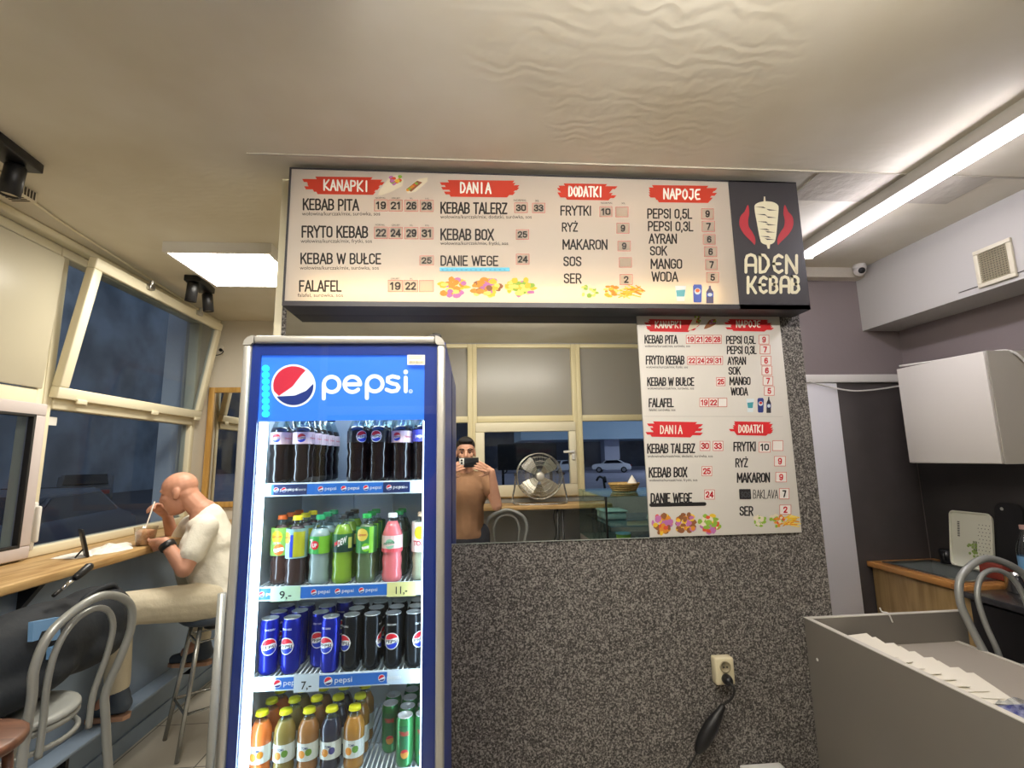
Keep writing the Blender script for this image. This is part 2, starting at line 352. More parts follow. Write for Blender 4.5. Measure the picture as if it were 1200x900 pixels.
def tiles(name, c, g, s):
    mt = M(name, c, .35); nt = mt.node_tree; N = nt.nodes; L = nt.links; tc = N.new('ShaderNodeTexCoord')
    bk = N.new('ShaderNodeTexBrick'); bk.offset = 0; bk.inputs['Scale'].default_value = 1; bk.inputs['Brick Width'].default_value = s; bk.inputs['Row Height'].default_value = s
    bk.inputs['Mortar Size'].default_value = .004; bk.inputs['Color1'].default_value = lin(c); bk.inputs['Color2'].default_value = lin([v*.95 for v in c]); bk.inputs['Mortar'].default_value = lin(g)
    mp = N.new('ShaderNodeMapping'); mp.inputs['Location'].default_value = (.12, .2, 0); L.new(tc.outputs['Object'], mp.inputs[0]); L.new(mp.outputs[0], bk.inputs['Vector'])
    L.new(bk.outputs['Color'], N['Principled BSDF'].inputs['Base Color']); return mt
def wood(name, c, d, axis=1, sc=1):
    mt = M(name, c, .42); nt = mt.node_tree; N = nt.nodes; L = nt.links; tc = N.new('ShaderNodeTexCoord')
    mp = N.new('ShaderNodeMapping'); s = [14*sc]*3; s[axis] = 1.3*sc; mp.inputs['Scale'].default_value = s
    nz = N.new('ShaderNodeTexNoise'); nz.inputs['Scale'].default_value = 2.2; nz.inputs['Detail'].default_value = 6; nz.inputs['Distortion'].default_value = .6
    L.new(tc.outputs['Object'], mp.inputs[0]); L.new(mp.outputs[0], nz.inputs['Vector']); rp = N.new('ShaderNodeValToRGB')
    rp.color_ramp.elements[0].position = .35; rp.color_ramp.elements[1].position = .62; rp.color_ramp.elements[0].color = lin(d); rp.color_ramp.elements[1].color = lin(c)
    L.new(nz.outputs['Fac'], rp.inputs['Fac']); L.new(rp.outputs['Color'], N['Principled BSDF'].inputs['Base Color']); return mt
cream = M('cream_frame', (226, 218, 190), .4); whitewall = M('white_wall', (214, 207, 192), .7, bump=(30, .1))
mauve = M('mauve_wall', (132, 122, 122), .65, bump=(24, .1)); dark = M('dark_shaded_wall', (62, 59, 58), .5, var=(5, .2))
white = M('white_paint', (222, 220, 214), .5); black = M('black_plastic', (22, 22, 24), .4); steel = M('brushed_steel', (190, 190, 188), .28, 1)
chrome = M('chrome', (215, 215, 215), .12, 1); greysteel = M('grey_painted_steel', (158, 160, 156), .38, .35)
pane = glass('window_glass', (222, 228, 234), .03, .02, (255, 255, 255), .3); mirror_m = M('mirror_silver', (226, 226, 222), .0, 1)
rubber = M('rubber', (28, 27, 26), .7); navywall = M('slate_knee_wall', (138, 156, 178), .55, var=(3, .2))
struct('floor', MB().box(XL-.15, XR+.1, YB-.1, YF+.1, -.1, 0), tiles('floor_tile', (196, 190, 178), (92, 88, 84), .45))
struct('ceiling', MB().box(XL-.15, XR+.1, YB-.1, YF+.1, ZC, ZC+.1), ceiling_mat())
struct('trim_1', MB().box(-.9, 2.62, 1.86, 1.868, ZC-.006, ZC).box(1.55, 2.4, 1.868, 2.1, ZC-.004, ZC), M('ceiling_seam', (186, 180, 166), .8, bump=(18, .8)))
struct('wall_far', MB().box(XL-.1, -.4, YF, YF+.1, 0, ZC), whitewall)
struct('wall_light_block', MB().box(-.4, 1.42, W+.13, YF+.1, 0, ZC), whitewall)  # unseen solid block, added to keep outside light from leaking in
struct('wall_back', MB().box(1.42, XR+.1, 3.0, 3.1, 0, ZC), mauve)
struct('wall_right', MB().box(XR, XR+.1, YB-.1, 3.0, 1.5, ZC).box(XR, XR+.1, YB-.1, 3.0, 0, 1.5, 1), [mauve, dark])  # lower part: dark gloss paint, with shade under the cabinet in its colour
struct('wall_partition', MB().box(-.80, 1.51, W, W+.13, 0, ZC), speckle('speckled_plaster', (92, 88, 84), (46, 43, 41), (150, 146, 140), 170))
struct('trim_2', MB().box(-.83, -.80, W-.004, W+.13, 0, ZC), cream)
# left window wall
struct('wall_left', MB().box(XL-.12, XL, .9, 4.12, 0, 1.12).box(XL-.12, XL, .9, 4.12, 2.775, ZC).box(XL-.12, XL, 4.12, YF, 0, ZC).box(XL-.12, XL, YB-.1, .9, 0, ZC), whitewall)
struct('wall_knee', MB().box(XL, -1.95, .9, YF, 0, 1.075).box(-1.95, -1.938, .9, YF, 0, .09), navywall)
struct('wall_pier', MB().box(-2.57, XL-.12, 4.2, 4.3, -.2, 3.2), M('pier_render', (224, 228, 234), .8))
def rectframe(mb, y0, y1, z0, z1, wd, x0, x1, bev=.006, m=0):
    mb.box(x0, x1, y0, y1, z1-wd, z1, m, bev); mb.box(x0, x1, y0, y1, z0, z0+wd, m, bev)
    mb.box(x0, x1, y0, y0+wd, z0+wd, z1-wd, m, bev); mb.box(x0, x1, y1-wd, y1, z0+wd, z1-wd, m, bev); return mb
def tiltobj(o, y, z, dx, h):
    o.location = (XL, y, z); o.rotation_euler = (0, math.atan2(dx, h), 0)
# window with the open hopper light above a fixed pane
w1 = sroot('window_1', (XL, 2.74, 1.12))
f = rectframe(MB(), 2.715, 4.12, 1.12, 2.775, .05, XL-.07, XL+.005); f.box(XL-.07, XL+.012, 2.765, 4.07, 1.885, 1.945, 0, .006)
f.out('window_frame', cream, w1)
MB().box(XL-.035, XL-.03, 2.765, 4.07, 1.17, 1.885).out('pane', pane, w1)
MB().prism([(XL-.028, 2.775, 1.80), (XL-.028, 2.85, 1.80), (XL-.028, 2.85, 1.845), (XL-.028, 2.775, 1.845)], (.001, 0, 0)).out('sticker', white, w1)
hs = rectframe(MB(), 2.735, 4.115, 1.945, 2.745, .062, XL+.004, XL+.05).out('hopper_sash', cream, w1)
MB().box(XL+.02, XL+.026, 2.79, 4.06, 2.0, 2.69).out('pane', pane, hs)
hg = MB()
for y in (2.86, 3.5, 4.02): hg.box(XL+.05, XL+.062, y, y+.07, 1.93, 1.955, 0, .003)
hg.out('hinge', cream, hs)
lt = MB()
for y in (3.15, 3.72): lt.box(XL+.04, XL+.075, y, y+.05, 2.715, 2.75, 0, .006).cyl((XL+.06, y+.025, 2.75), .012, 0, .025)
lt.out('catch', steel, hs)
piv = Matrix.Translation((XL, 0, 1.945)) @ Matrix.Rotation(math.atan2(.125, .8), 4, 'Y') @ Matrix.Translation((-XL, 0, -1.945))
for o in (hs, *hs.children):
    B = wm(o); o.data.transform(B.inverted() @ piv @ B)
# window with the white boarded light and the casement below
w2 = sroot('window_2', (XL, 1.8, 1.12))
f = rectframe(MB(), .9, 2.71, 1.12, 2.775, .05, XL-.07, XL+.005); f.box(XL-.07, XL+.014, .95, 2.66, 1.9, 1.975, 0, .006)
f.out('window_frame', cream, w2)
bp_ = MB().box(XL+.006, XL+.024, .93, 2.675, 1.98, 2.70, 0, .004).out('white_panel', M('white_panel', (182, 175, 154), .3), w2)
pv2 = Matrix.Translation((XL, 0, 1.98)) @ Matrix.Rotation(math.atan2(.03, .72), 4, 'Y') @ Matrix.Translation((-XL, 0, -1.98))
B = wm(bp_); bp_.data.transform(B.inverted() @ pv2 @ B)
cs = rectframe(MB(), .95, 2.695, 1.13, 1.9, .062, XL+.0, XL+.045).out('casement_sash', M('sash_lilac', (200, 190, 188), .4), w2)
MB().box(XL+.01, XL+.016, 1.0, 2.64, 1.19, 1.84).out('pane', pane, w2)
rectframe(MB(), 1.008, 2.637, 1.188, 1.842, .014, XL+.017, XL+.046, .002).out('gasket', rubber, w2)
MB().box(XL+.006, XL+.024, 2.72, 2.745, 1.16, 1.40, 0, .008).box(XL+.02, XL+.045, 2.722, 2.742, 1.2, 1.38, 0, .008).out('window_handle', white, w2)
struct('trim_3', MB().box(XL, XL+.06, .9, YF, 2.775, ZC, 0, .01), cream)
# window front behind the camera, seen in the wall mirror
struct('wall_front', MB().box(XL-.12, XR+.1, YB-.12, YB, 0, 1.17).box(XL-.12, XR+.1, YB-.12, YB, 2.80, ZC).box(1.95, XR+.1, YB-.12, YB, 1.17, 2.8).box(XL-.12, -1.25, YB-.12, YB, 1.17, 2.8), M('grey_front_wall', (150, 150, 146), .6))
ylw = M('yellowed_frame', (222, 210, 168), .4)
frost = M('frosted_panel', (150, 146, 136), .3)
def win(n, x0, x1, wd=.05):
    r = sroot(n, ((x0+x1)/2, YB, 1.17)); f = MB()
    f.box(x0, x0+wd, YB-.08, YB+.01, 1.17, 2.8, 0, .005).box(x1-wd, x1, YB-.08, YB+.01, 1.17, 2.8, 0, .005)
    for a, b in ((2.76, 2.8), (1.955, 2.02), (1.17, 1.22)): f.box(x0+wd, x1-wd, YB-.08, YB+.01, a, b, 0, .005)
    f.out('window_frame', ylw, r)
    MB().box(x0+wd, x1-wd, YB-.05, YB-.035, 2.02, 2.76).out('frosted_panel', frost, r); return r
a = win('window_3', -1.25, .0); MB().box(-1.2, -.05, YB-.05, YB-.045, 1.22, 1.955).out('pane', pane, a)
a = win('window_4', .0, 1.125)
g = MB()
for b in ((.03, 1.095, 1.85, 1.95), (.03, 1.095, 1.18, 1.30)): g.box(b[0], b[1], YB-.04, YB+.03, b[2], b[3], 0, .008)
for b in ((.03, .125), (1.02, 1.095)): g.box(b[0], b[1], YB-.04, YB+.03, 1.3, 1.85, 0, .008)
g.out('casement_sash', cream, a); MB().box(.125, 1.02, YB-.03, YB-.025, 1.3, 1.85).out('pane', pane, a)
MB().box(1.04, 1.075, YB+.03, YB+.05, 1.55, 1.65, 0, .005).box(.95, 1.07, YB+.05, YB+.065, 1.62, 1.645, 0, .006).out('window_handle', white, a)
a = win('window_5', 1.125, 1.95); MB().box(1.175, 1.90, YB-.05, YB-.045, 1.22, 1.955).out('pane', pane, a)
# kitchen end: soffit, doorway trim, crown strip
struct('trim_4', MB().box(2.655, XR, YB, 3.0, 2.39, ZC), M('soffit_white', (180, 178, 173), .6, bump=(16, .08)))
struct('trim_5', MB().box(1.5, 2.655, 2.93, 3.0, 2.745, ZC), whitewall)
dr = sroot('door_1', (2.5, 3.0, 0))
MB().box(2.40, 2.9, 2.985, 3.0, 0, 2.03, 0, .003).out('door_leaf', M('dark_door', (78, 73, 72), .5, var=(4, .2)), dr)
MB().box(1.9, 2.40, 2.972, 3.0, 0, 2.03, 0, .004).out('door_jamb', M('jamb_grey_white', (236, 236, 240), .5), dr)
MB().box(1.9, 2.88, 2.962, 3.0, 2.032, 2.085, 0, .004).out('door_head', white, dr)
# outside
struct('ground', MB().box(-60, 60, -90, YB-.13, -.45, -.25).box(-60, XL-.13, YB-.13, 60, -.45, -.25, 1), [M('asphalt_lightened', (146, 144, 160), .8, var=(.6, .15)), M('asphalt', (74, 76, 84), .8, var=(.6, .2))])  # front ground is the asphalt lightened, outdoor light put into its colour
ov = sroot('building_1', (20, -60, -.25))
MB().box(6, 80, -66, -56, 3.7, 14).out('overhang', M('blue_grey_fascia', (186, 214, 230), .6), ov)
MB().box(-70, 80, -82, -80, -.25, 18).out('facade', M('shadowed_facade', (110, 110, 120), .8, var=(.3, .5)), ov)
for x in (17.2, 34): MB().box(x, x+2, -60.5, -58.5, -.25, 3.7).out('pillar', M('concrete_pillar', (214, 214, 226), .8), ov)
b2 = sroot('building_2', (-24, 12, -.25))
MB().box(-27, -24, -20, 60, -.25, 26).out('facade', M('night_facade', (150, 162, 172), .8, var=(.4, .5)), b2)
# ================================================ lamps
def panel(loc, sx, sy, s, label, key):
    t = thing('ceiling_panel_lamp', label, 'ceiling lamp', loc)
    x, y, z = loc
    b = MB()
    for a in ((x-sx, x+sx, y-sy, y-sy+.02), (x-sx, x+sx, y+sy-.02, y+sy), (x-sx, x-sx+.02, y-sy+.02, y+sy-.02), (x+sx-.02, x+sx, y-sy+.02, y+sy-.02)): b.box(*a, z-.06, z, 0)
    b.box(x-sx+.02, x+sx-.02, y-sy+.02, y+sy-.02, z-.03, z)
    b.out('frame', white, t)
    MB().poly([(x-sx+.02, y-sy+.02, z-.055), (x-sx+.02, y+sy-.02, z-.055), (x+sx-.02, y+sy-.02, z-.055), (x+sx-.02, y-sy+.02, z-.055)]).out('diffuser', E(key, (255, 248, 234), s), t)
panel((-1.43, 2.99, ZC), .295, .285, LP_PANEL, 'square white LED panel lamp on the ceiling near the window wall', 'panel_light')
panel((-.55, .75, ZC), .30, .30, LP_BACK, 'added square LED panel lamp, unseen on the ceiling over the customer side', 'panel_light_added')  # lamp added out of view to brighten the room
t = thing('tube_lamp', 'white tube lamp hung across the ceiling just ahead of the photographer', 'ceiling lamp', (.55, .52, ZC))
MB().box(-.1, 1.2, .50, .54, ZC-.10, ZC-.075, 0, .005).out('housing', white, t)
for x in (.15, .95): MB().cyl((x, .52, ZC-.076), .01, 0, .076, 10).out('hanger', steel, t)
MB().lathe([(.018, 0), (.018, 1.26)], (-.08, .52, ZC-.125), 10, 0, (1, 0, 0)).out('tube', E('tube_light_middle', (255, 247, 238), LP_BACK*4), t)
t = thing('tube_lamp', 'long white fluorescent batten lamp on the ceiling above the grey counter', 'ceiling lamp', (2.0, 1.95, ZC))
MB().box(1.958, 2.042, 1.33, 2.60, ZC-.06, ZC, 0, .006).out('housing', M('lamp_housing', (170, 166, 158), .5), t)
for y in (1.335, 2.595): MB().box(1.963, 2.037, y-.012, y+.012, ZC-.095, ZC-.06, 0, .006).out('end_cap', M('lamp_end_cap', (226, 222, 200), .4), t)
MB().box(1.971, 2.029, 1.347, 2.583, ZC-.088, ZC-.060, 0, .008).out('tube', E('tube_light', (250, 244, 255), LP_TUBE), t)
# ================================================ the drinks fridge
FX0, FX1, FY0, FY1, FZ = -.697, -.086, 1.50, 2.02, 1.966
silver = M('fridge_silver', (186, 184, 178), .35, .55); fblue = M('fridge_blue', (30, 52, 132), .35); fin = M('fridge_liner', (206, 212, 214), .4)
logored = M('logo_red', (226, 24, 52), .5); logowhite = M('logo_white', (245, 246, 248), .5); logoblue = M('logo_blue', (14, 44, 128), .5)
fr = thing('drinks_fridge', 'tall glass-door drinks fridge full of bottles and cans in front of the speckled wall', 'fridge', ((FX0+FX1)/2, 1.76, 0))
b = MB()
b.box(FX0, FX0+.035, 1.55, FY1, .06, FZ-.01).box(FX1-.035, FX1, 1.55, FY1, .06, FZ-.01).box(FX0+.035, FX1-.035, FY1-.04, FY1, .06, FZ-.01)
b.box(FX0+.035, FX1-.035, 1.55, FY1-.04, 1.86, FZ-.01).box(FX0+.035, FX1-.035, 1.55, FY1-.04, .06, .42)
b.out('cabinet', M('fridge_side_blue', (52, 70, 150), .4), fr)
b = MB(); x0, x1 = FX0+.036, FX1-.036
b.box(x0, x0+.003, 1.552, FY1-.041, .421, 1.86).box(x1-.003, x1, 1.552, FY1-.041, .421, 1.86).box(x0, x1, FY1-.045, FY1-.041, .421, 1.86)
b.box(x0, x1, 1.552, FY1-.041, 1.855, 1.859).box(x0, x1, 1.552, FY1-.041, .421, .425)
b.box(x0+.19, x0+.2, FY1-.06, FY1-.045, .5, 1.8).box(x1-.2, x1-.19, FY1-.06, FY1-.045, .5, 1.8)
b.out('liner', fin, fr)
MB().box(FX0+.03, FX1-.03, 1.57, FY1-.03, 0, .06).out('plinth', black, fr)
b = MB(); q = .024
for s in ((FX0, FX0+q, .46, FZ-.03), (FX1-q, FX1, .46, FZ-.03)): b.box(s[0], s[1], FY0, FY0+.048, s[2], s[3], 0, .007)
b.box(FX0+.03, FX1-.03, FY0, FY0+.048, FZ-q, FZ, 0, .007).box(FX0+.03, FX1-.03, FY0, FY0+.048, .42, .46, 0, .007)
for cx, a0, a1 in ((FX0+.03, PI, PI/2), (FX1-.03, 0, PI/2)):
    o = arc((cx, FY0, FZ-.03), .03, a0, a1, 6); i = arc((cx, FY0, FZ-.03), .006, a0, a1, 6); b.prism(o+i[::-1], (0, .048, 0))
door = b.out('door_frame', silver, fr)
def ring(mb, X0, X1, Z0, Z1, x0, x1, z0, z1, ya, yb, m=0):
    mb.box(X0, x0, ya, yb, Z0, Z1, m).box(x1, X1, ya, yb, Z0, Z1, m).box(x0, x1, ya, yb, z1, Z1, m).box(x0, x1, ya, yb, Z0, z0, m)
b = MB(); ring(b, FX0+q, FX1-q, .46, FZ-q, -.647, -.149, .52, 1.907, 1.513, 1.517); b.out('printed_border', fblue, door)
MB().box(FX0+q, FX1-q, 1.508, 1.5115, .46, FZ-q).out('glass_pane', glass('fridge_glass', (246, 250, 252), .045, .01), door)
b = MB(); b.lathe([(0, 0), (.011, 0), (.011, .72), (0, .72)], (FX0-.004, 1.487, .5), 12); b.out('handle', greysteel, door)
MB().box(FX1-.05, FX1-.012, 1.52, 1.56, FZ, FZ+.01, 0, .004).cyl((FX1-.03, 1.535, FZ), .012, 0, .014).out('hinge', black, door)
# lit header
hd = M('header_blue', (44, 104, 214), .4, emit=.55, ecol=(40, 96, 205))
MB().box(-.647, -.149, 1.519, 1.523, 1.703, 1.907).out('header_panel', hd, door)
fs = Sheet(1.519)
b = MB()
for i in range(8): b.sph(fs.p(312, 432+7.6*i, .004), .0105, 0, None, (10, 6))
b.out('led_dots', E('led_cyan', (40, 215, 255), 1.6), door)
b = MB(); fs.disc(b, 344, 452, 26, 25, .001, 0, 40)
red = [(344+23.6*math.cos(math.radians(a)), 452+22.8*math.sin(math.radians(a))) for a in range(-52, -203, -8)]
red += [(327, 464), (343, 453), (353, 440)]
fs.poly(b, red, .002, 1)
bl = [(344+23.6*math.cos(math.radians(a)), 452+22.8*math.sin(math.radians(a))) for a in range(146, -14, -8)]
bl += [(365, 452), (359, 458), (346, 463.5)]
fs.poly(b, bl, .002, 2)
b.out('emblem', [M('header_white', (232, 234, 240), .5, emit=.22), M('header_red', (206, 30, 58), .5, emit=.08), logoblue], door)
b = MB(); wd = 4.6
def ringpx(cx, cy, r, a0=0, a1=360, n=26): return [(cx+r*math.cos(math.radians(a0+(a1-a0)*i/n)), cy+r*.97*math.sin(math.radians(a0+(a1-a0)*i/n))) for i in range(n+1)]
fs.stroke(b, [(379.5, 451), (379.5, 467)], wd); fs.stroke(b, ringpx(388.8, 450.5, 9.2), wd)
fs.stroke(b, [(404, 450.5), (422, 450.3)]+ringpx(413, 450.5, 9.2, 0, -318), wd, .0013)
fs.stroke(b, [(430, 450), (430, 466.5)], wd); fs.stroke(b, ringpx(439.2, 449.8, 9.2), wd)
fs.stroke(b, [(467, 442.6), (460, 441), (454.6, 443), (454.4, 447), (459, 449.3), (465, 450.6), (467.4, 454), (465, 457.8), (459, 458.8), (453, 456.6)], wd-.2, .0013)
fs.stroke(b, [(475.5, 442.5), (475.5, 458.5)], wd); fs.disc(b, 475.5, 436, 2.7, 2.7)
fs.stroke(b, ringpx(481.3, 458.6, 2, n=12), .6)
fs.text(b, 'R', 480.5, 457.7, 482.2, 459.7)
b.out('lettering', MC['header_white'], door)
b = MB(); s2 = Sheet(1.508); s2.poly(b, [(477.5, 416), (498, 416), (498, 427.5), (477.5, 427.5)], .0012)
for i in range(16):
    x = 479.3+i*1.1; s2.poly(b, [(x, 423.2), (x+random.uniform(.3, .8), 423.2), (x+.6, 426.3), (x, 426.3)], .0016, 1)
for y in (418, 420): s2.stroke(b, [(479, y), (495+random.uniform(-3, 1), y)], .5, .0016, 1)
b.out('barcode_sticker', [M('sticker_cream', (232, 228, 206), .5), M('sticker_print', (110, 104, 80), .6)], door)
# LED strips inside both front edges
for x, nm in ((-.640, 1), (-.143, 2)):
    b = MB(); b.box(x-.008, x+.008, 1.535, 1.55, .5, 1.7); b.out('light_channel', fin, fr)
    if nm == 1:
        b = MB(); b.box(x-.006, x+.009, 1.529, 1.535, .5, 1.7).box(x+.008, x+.011, 1.535, 1.552, .5, 1.7); b.out('led_strip', E('led_cold', (214, 238, 255), LP_FRIDGE), fr)
    else:
        b = MB(); b.box(x-.011, x-.008, 1.535, 1.552, .5, 1.7); b.out('led_strip', E('led_cold2', (214, 238, 255), LP_FRIDGE*.8), fr)
MB().box(-.60, -.18, 1.60, 1.66, 1.845, 1.853).out('added_fill_lamp', E('added_fill_led', (220, 240, 255), LP_FRIDGE*1.2), fr)  # unseen lamp added behind the header to brighten the shelves
# shelves with their price strips
wire = M('shelf_wire', (214, 220, 222), .35, .3); stripblue = M('strip_blue', (44, 112, 206), .4); striplight = M('strip_clear', (206, 220, 232), .35); stripdark = M('strip_dark', (34, 48, 96), .45)
SH = {1: (1.512, 1.52), 2: (1.210, 1.22), 3: (.962, .97), 4: (.698, .70)}
ink = M('marker_ink', (28, 28, 32), .6)
for k, (z, _) in SH.items():
    b = MB(); xa, xb = -.655, -.13
    for i in range(36): b.tube([(xa+.012+(xb-xa-.024)*i/35, 1.575, z-.003), (xa+.012+(xb-xa-.024)*i/35, 1.96, z-.003)], .0028, 5)
    for y in (1.578, 1.72, 1.95): b.tube([(xa, y, z-.008), (xb, y, z-.008)], .004, 6)
    sh = b.out('wire_shelf', wire, fr)
    pz = z+.004
    MB().box(-.648, -.152, 1.565, 1.569, pz-.040, pz, 0, .001).out('price_rail', striplight, sh)
    if k == 4: continue
    g = Sheet(1.565); b = MB(); tl = MB(); R_ = lambda m_, x0, x1, a, c, y, off: g.poly(b, [(x0, y[0]), (x1, y[1]), (x1, y[3]), (x0, y[2])], off, m_)
    top = [P(0, 0, Y=1)]  # local helper keeps strip edges level in the place
    def bar(xa, xb, m_, off=.0006, za=pz-.036, zb=pz-.004):
        X0, X1 = P(xa, 570, Y=1.565).x, P(xb, 570, Y=1.565).x
        b.poly([(X0, 1.565-off, za), (X1, 1.565-off, za), (X1, 1.565-off, zb), (X0, 1.565-off, zb)], m_)
    def mini(xp, m_scale=1.0):
        X = P(xp, 570, Y=1.565).x; Z = pz-.02; r = .0085*m_scale; Yv = 1.565-.0012
        cir = lambda rr, a0, a1, yy: [(X+rr*math.cos(math.radians(a0+(a1-a0)*i/10)), yy, Z+rr*math.sin(math.radians(a0+(a1-a0)*i/10))) for i in range(11)]
        b.poly(cir(r, 0, 330, Yv), 3); b.poly(cir(r*.86, 30, 200, Yv-.0003), 4); b.poly(cir(r*.86, 215, 345, Yv-.0003), 5)
        put_text(b, 'pepsi', lambda u, v: Vector((X+r*1.5+u*.034*m_scale, Yv, Z-.004*m_scale+v*.011*m_scale)), .0, 3)
    def note(xa, xb, s, m_, za=pz-.042, zb=pz+.0):
        bar(xa, xb, m_, .0016, za, zb); X0, X1 = P(xa, 570, Y=1.565).x, P(xb, 570, Y=1.565).x; d = X1-X0
        put_text(b, s, lambda u, v: Vector((X0+d*(.3+.4*u), 1.565-.0022, za+.008+v*.022)), .01, 6)
    if k == 1:
        bar(318, 493, 0); bar(321, 360, 1, .0009); bar(449, 480, 1, .0009); bar(480.5, 493, 2, .0009)
        for x in (324, 333): mini(x, .9)
        for x in (376, 403, 429, 456): mini(x)
        X = P(347, 570, Y=1.565).x; put_text(b, '6 zero', lambda u, v: Vector((X+.03*u, 1.5635, pz-.024+v*.009)), 0, 3)
        X = P(468, 570, Y=1.565).x; put_text(b, '6 zero', lambda u, v: Vector((X+.025*u, 1.5635, pz-.024+v*.009)), 0, 3)
    if k == 2:
        bar(306, 456, 0)
        for x in (314, 373, 400, 427): mini(x)
        note(324, 358, '9,-', 7); note(456, 489, '11,-', 8)
    if k == 3:
        bar(335, 458, 0)
        mini(337, 1.35); mini(393, 1.45); mini(452, 1.2)
        note(355, 383, '7,-', 2, pz-.046, pz+.004)
    b.out('price_strip', [stripblue, stripdark, striplight, logowhite, logored, logoblue, ink, M('note_green', (188, 220, 190), .6), M('note_yellow', (226, 222, 150), .6)], sh)
# ------------------------------------------------ drinks
clear = glass('clear_plastic', (226, 238, 238), .16, .06)
def band(b, r, z0, z1, m, a0=-PI, a1=PI, n=18):
    f = wrap(r, 0)
    for i in range(n):
        a, c = a0+(a1-a0)*i/n, a0+(a1-a0)*(i+1)/n
        b.poly([f(a, z0), f(c, z0), f(c, z1), f(a, z1)], m, True)
def disc(b, r, a, z, rad, ms, n=12):
    """curved round badge, ms = material per layer (top, middle, bottom)"""
    f = wrap(r, 0)
    for i in range(n):
        u0, u1 = -1+2*i/n, -1+2*(i+1)/n; h0, h1 = math.sqrt(max(0, 1-u0*u0))*rad, math.sqrt(max(0, 1-u1*u1))*rad
        w0 = lambda u: rad*(.30+.10*math.sin(u*3)); w1 = lambda u: -rad*(.36-.10*math.sin(u*3))
        A0, A1 = a+u0*rad/r, a+u1*rad/r
        e = lambda h, w: max(-h, min(h, w))
        L = [(-h0, -h1), (e(h0, w1(u0)), e(h1, w1(u1))), (e(h0, w0(u0)), e(h1, w0(u1))), (h0, h1)]
        for j, mm in ((0, ms[2]), (1, ms[1]), (2, ms[0])):
            if abs(L[j+1][0]-L[j][0])+abs(L[j+1][1]-L[j][1]) > 1e-6: b.poly([f(A0, z+L[j][0]), f(A1, z+L[j][1]), f(A1, z+L[j+1][1]), f(A0, z+L[j+1][0])], mm)
def ctext(b, s, r, a, z, wd, h, m, bold=.01, slope=0):
    put_text(b, s, lambda u, v: wrap(r, 0)(a+(u-.5)*wd/r, z+(v-.5)*h+slope*(u-.5)*wd), bold, m)
LM = {}
def lm(c):
    k = 'print_%d_%d_%d' % c; return M(k, c, .4)
def bottle(name, label, cat, h, r, liq, cap, lab, fill=.78, clearbody=False, capr=.014, group=None):
    """lab = (z0, z1, palette, draw function)"""
    t = thing(name, label, cat, (0, 0, 0), group=group)
    zf = h*fill
    full = [(0, .002), (r*.72, .0), (r*.95, .006), (r*.97, h*.10), (r*.90, h*.2), (r*.97, h*.32), (r*.88, h*.40), (r, h*.47), (r, h*.66), (r*.93, h*.72), (r*.66, h*.82), (r*.40, h*.90), (.0125, h*.93), (.0125, h*.965)]
    cut = [p for p in full if p[1] < zf]; 
    for (ra, za), (rb, zb) in zip(full, full[1:]):
        if za < zf <= zb: cut.append((ra+(rb-ra)*(zf-za)/(zb-za), zf))
    MB().lathe(cut+[(0, zf)], n=16).out('drink', liq, t)
    top = [p for p in full if p[1] >= zf]; MB().lathe([cut[-1]]+top, n=16).out('neck', clear, t)
    MB().lathe([(capr, h*.945), (capr*1.02, h-.002), (capr*.9, h), (0, h)], n=14).lathe([(0, h*.935), (capr*1.08, h*.935), (capr*1.08, h*.945), (0, h*.945)], n=14).out('cap', cap, t)
    if lab:
        z0, z1, pal, fn = lab; b = MB(); band(b, r*1.012, h*z0, h*z1, 0)
        fn(b, r*1.02, h*(z0+z1)/2, h*(z1-z0)); b.out('label', [lm(c) for c in pal], t)
    return t
def can(label, h, r, body, fn, pal):
    t = thing('drink_can', label, 'can')
    MB().lathe([(0, .003), (r*.7, 0), (r*.78, .002), (r, .012), (r, h-.012), (r*.86, h-.002)], n=18).out('can_body', body, t)
    MB().lathe([(r*.86, h-.002), (r*.88, h), (r*.82, h), (r*.78, h-.006), (0, h-.006)], n=18).box(-.004, .004, -.012, .006, h-.006, h-.004, 0, .001).out('can_lid', M('can_lid', (214, 217, 219), .3, .35), t)
    b = MB(); fn(b, r*1.006, h); b.out('print', [lm(c) for c in pal], t); return t
WH, RD, BL, BK, YL, GR, OR, LG, PK, NV = (244, 244, 244), (222, 30, 50), (30, 60, 190), (24, 24, 26), (240, 214, 50), (40, 150, 70), (240, 120, 40), (130, 200, 60), (232, 130, 150), (20, 40, 110)
def globe(b, r, z, a=0, rad=.017, off=1.0):
    disc(b, r, a, z, rad*1.12, (0, 0, 0)); disc(b, r*1.006, a, z, rad, (1, 0, 2)); ctext(b, 'PEPSI', r*1.012, a, z-rad*.03, rad*1.75, rad*.42, 3, .02)
def Lglobe(a=.0): return lambda b, r, z, hh: globe(b, r, z, a, hh*.44)
def Lcola(a): 
    def f(b, r, z, hh): globe(b, r, z, a, hh*.36); ctext(b, 'Dietetyczna', r*1.004, a+1.25, z, .03, .006, 1)
    return f
cola = M('cola', (26, 15, 14), .15, coat=.5); capb = M('cap_black', (30, 30, 34), .4); capbl = M('cap_blue', (30, 60, 170), .4)
liqs = {}
def liq(c, nm): return M('drink_'+nm, c, .16, coat=.4)
def capm(c, nm): return M('cap_'+nm, c, .35)
def mvar(name, pal, fn): return (pal, fn)
def lemon(b, r, z, hh): disc(b, r, -.15, z+hh*.18, hh*.22, (1, 1, 1)); ctext(b, 'Lipton', r*1.008, -.15, z+hh*.2, hh*.36, hh*.1, 2, .02); disc(b, r, .1, z-hh*.28, hh*.2, (3, 4, 3)); ctext(b, 'ICE TEA', r*1.004, -.1, z-hh*.04, hh*.3, hh*.07, 4)
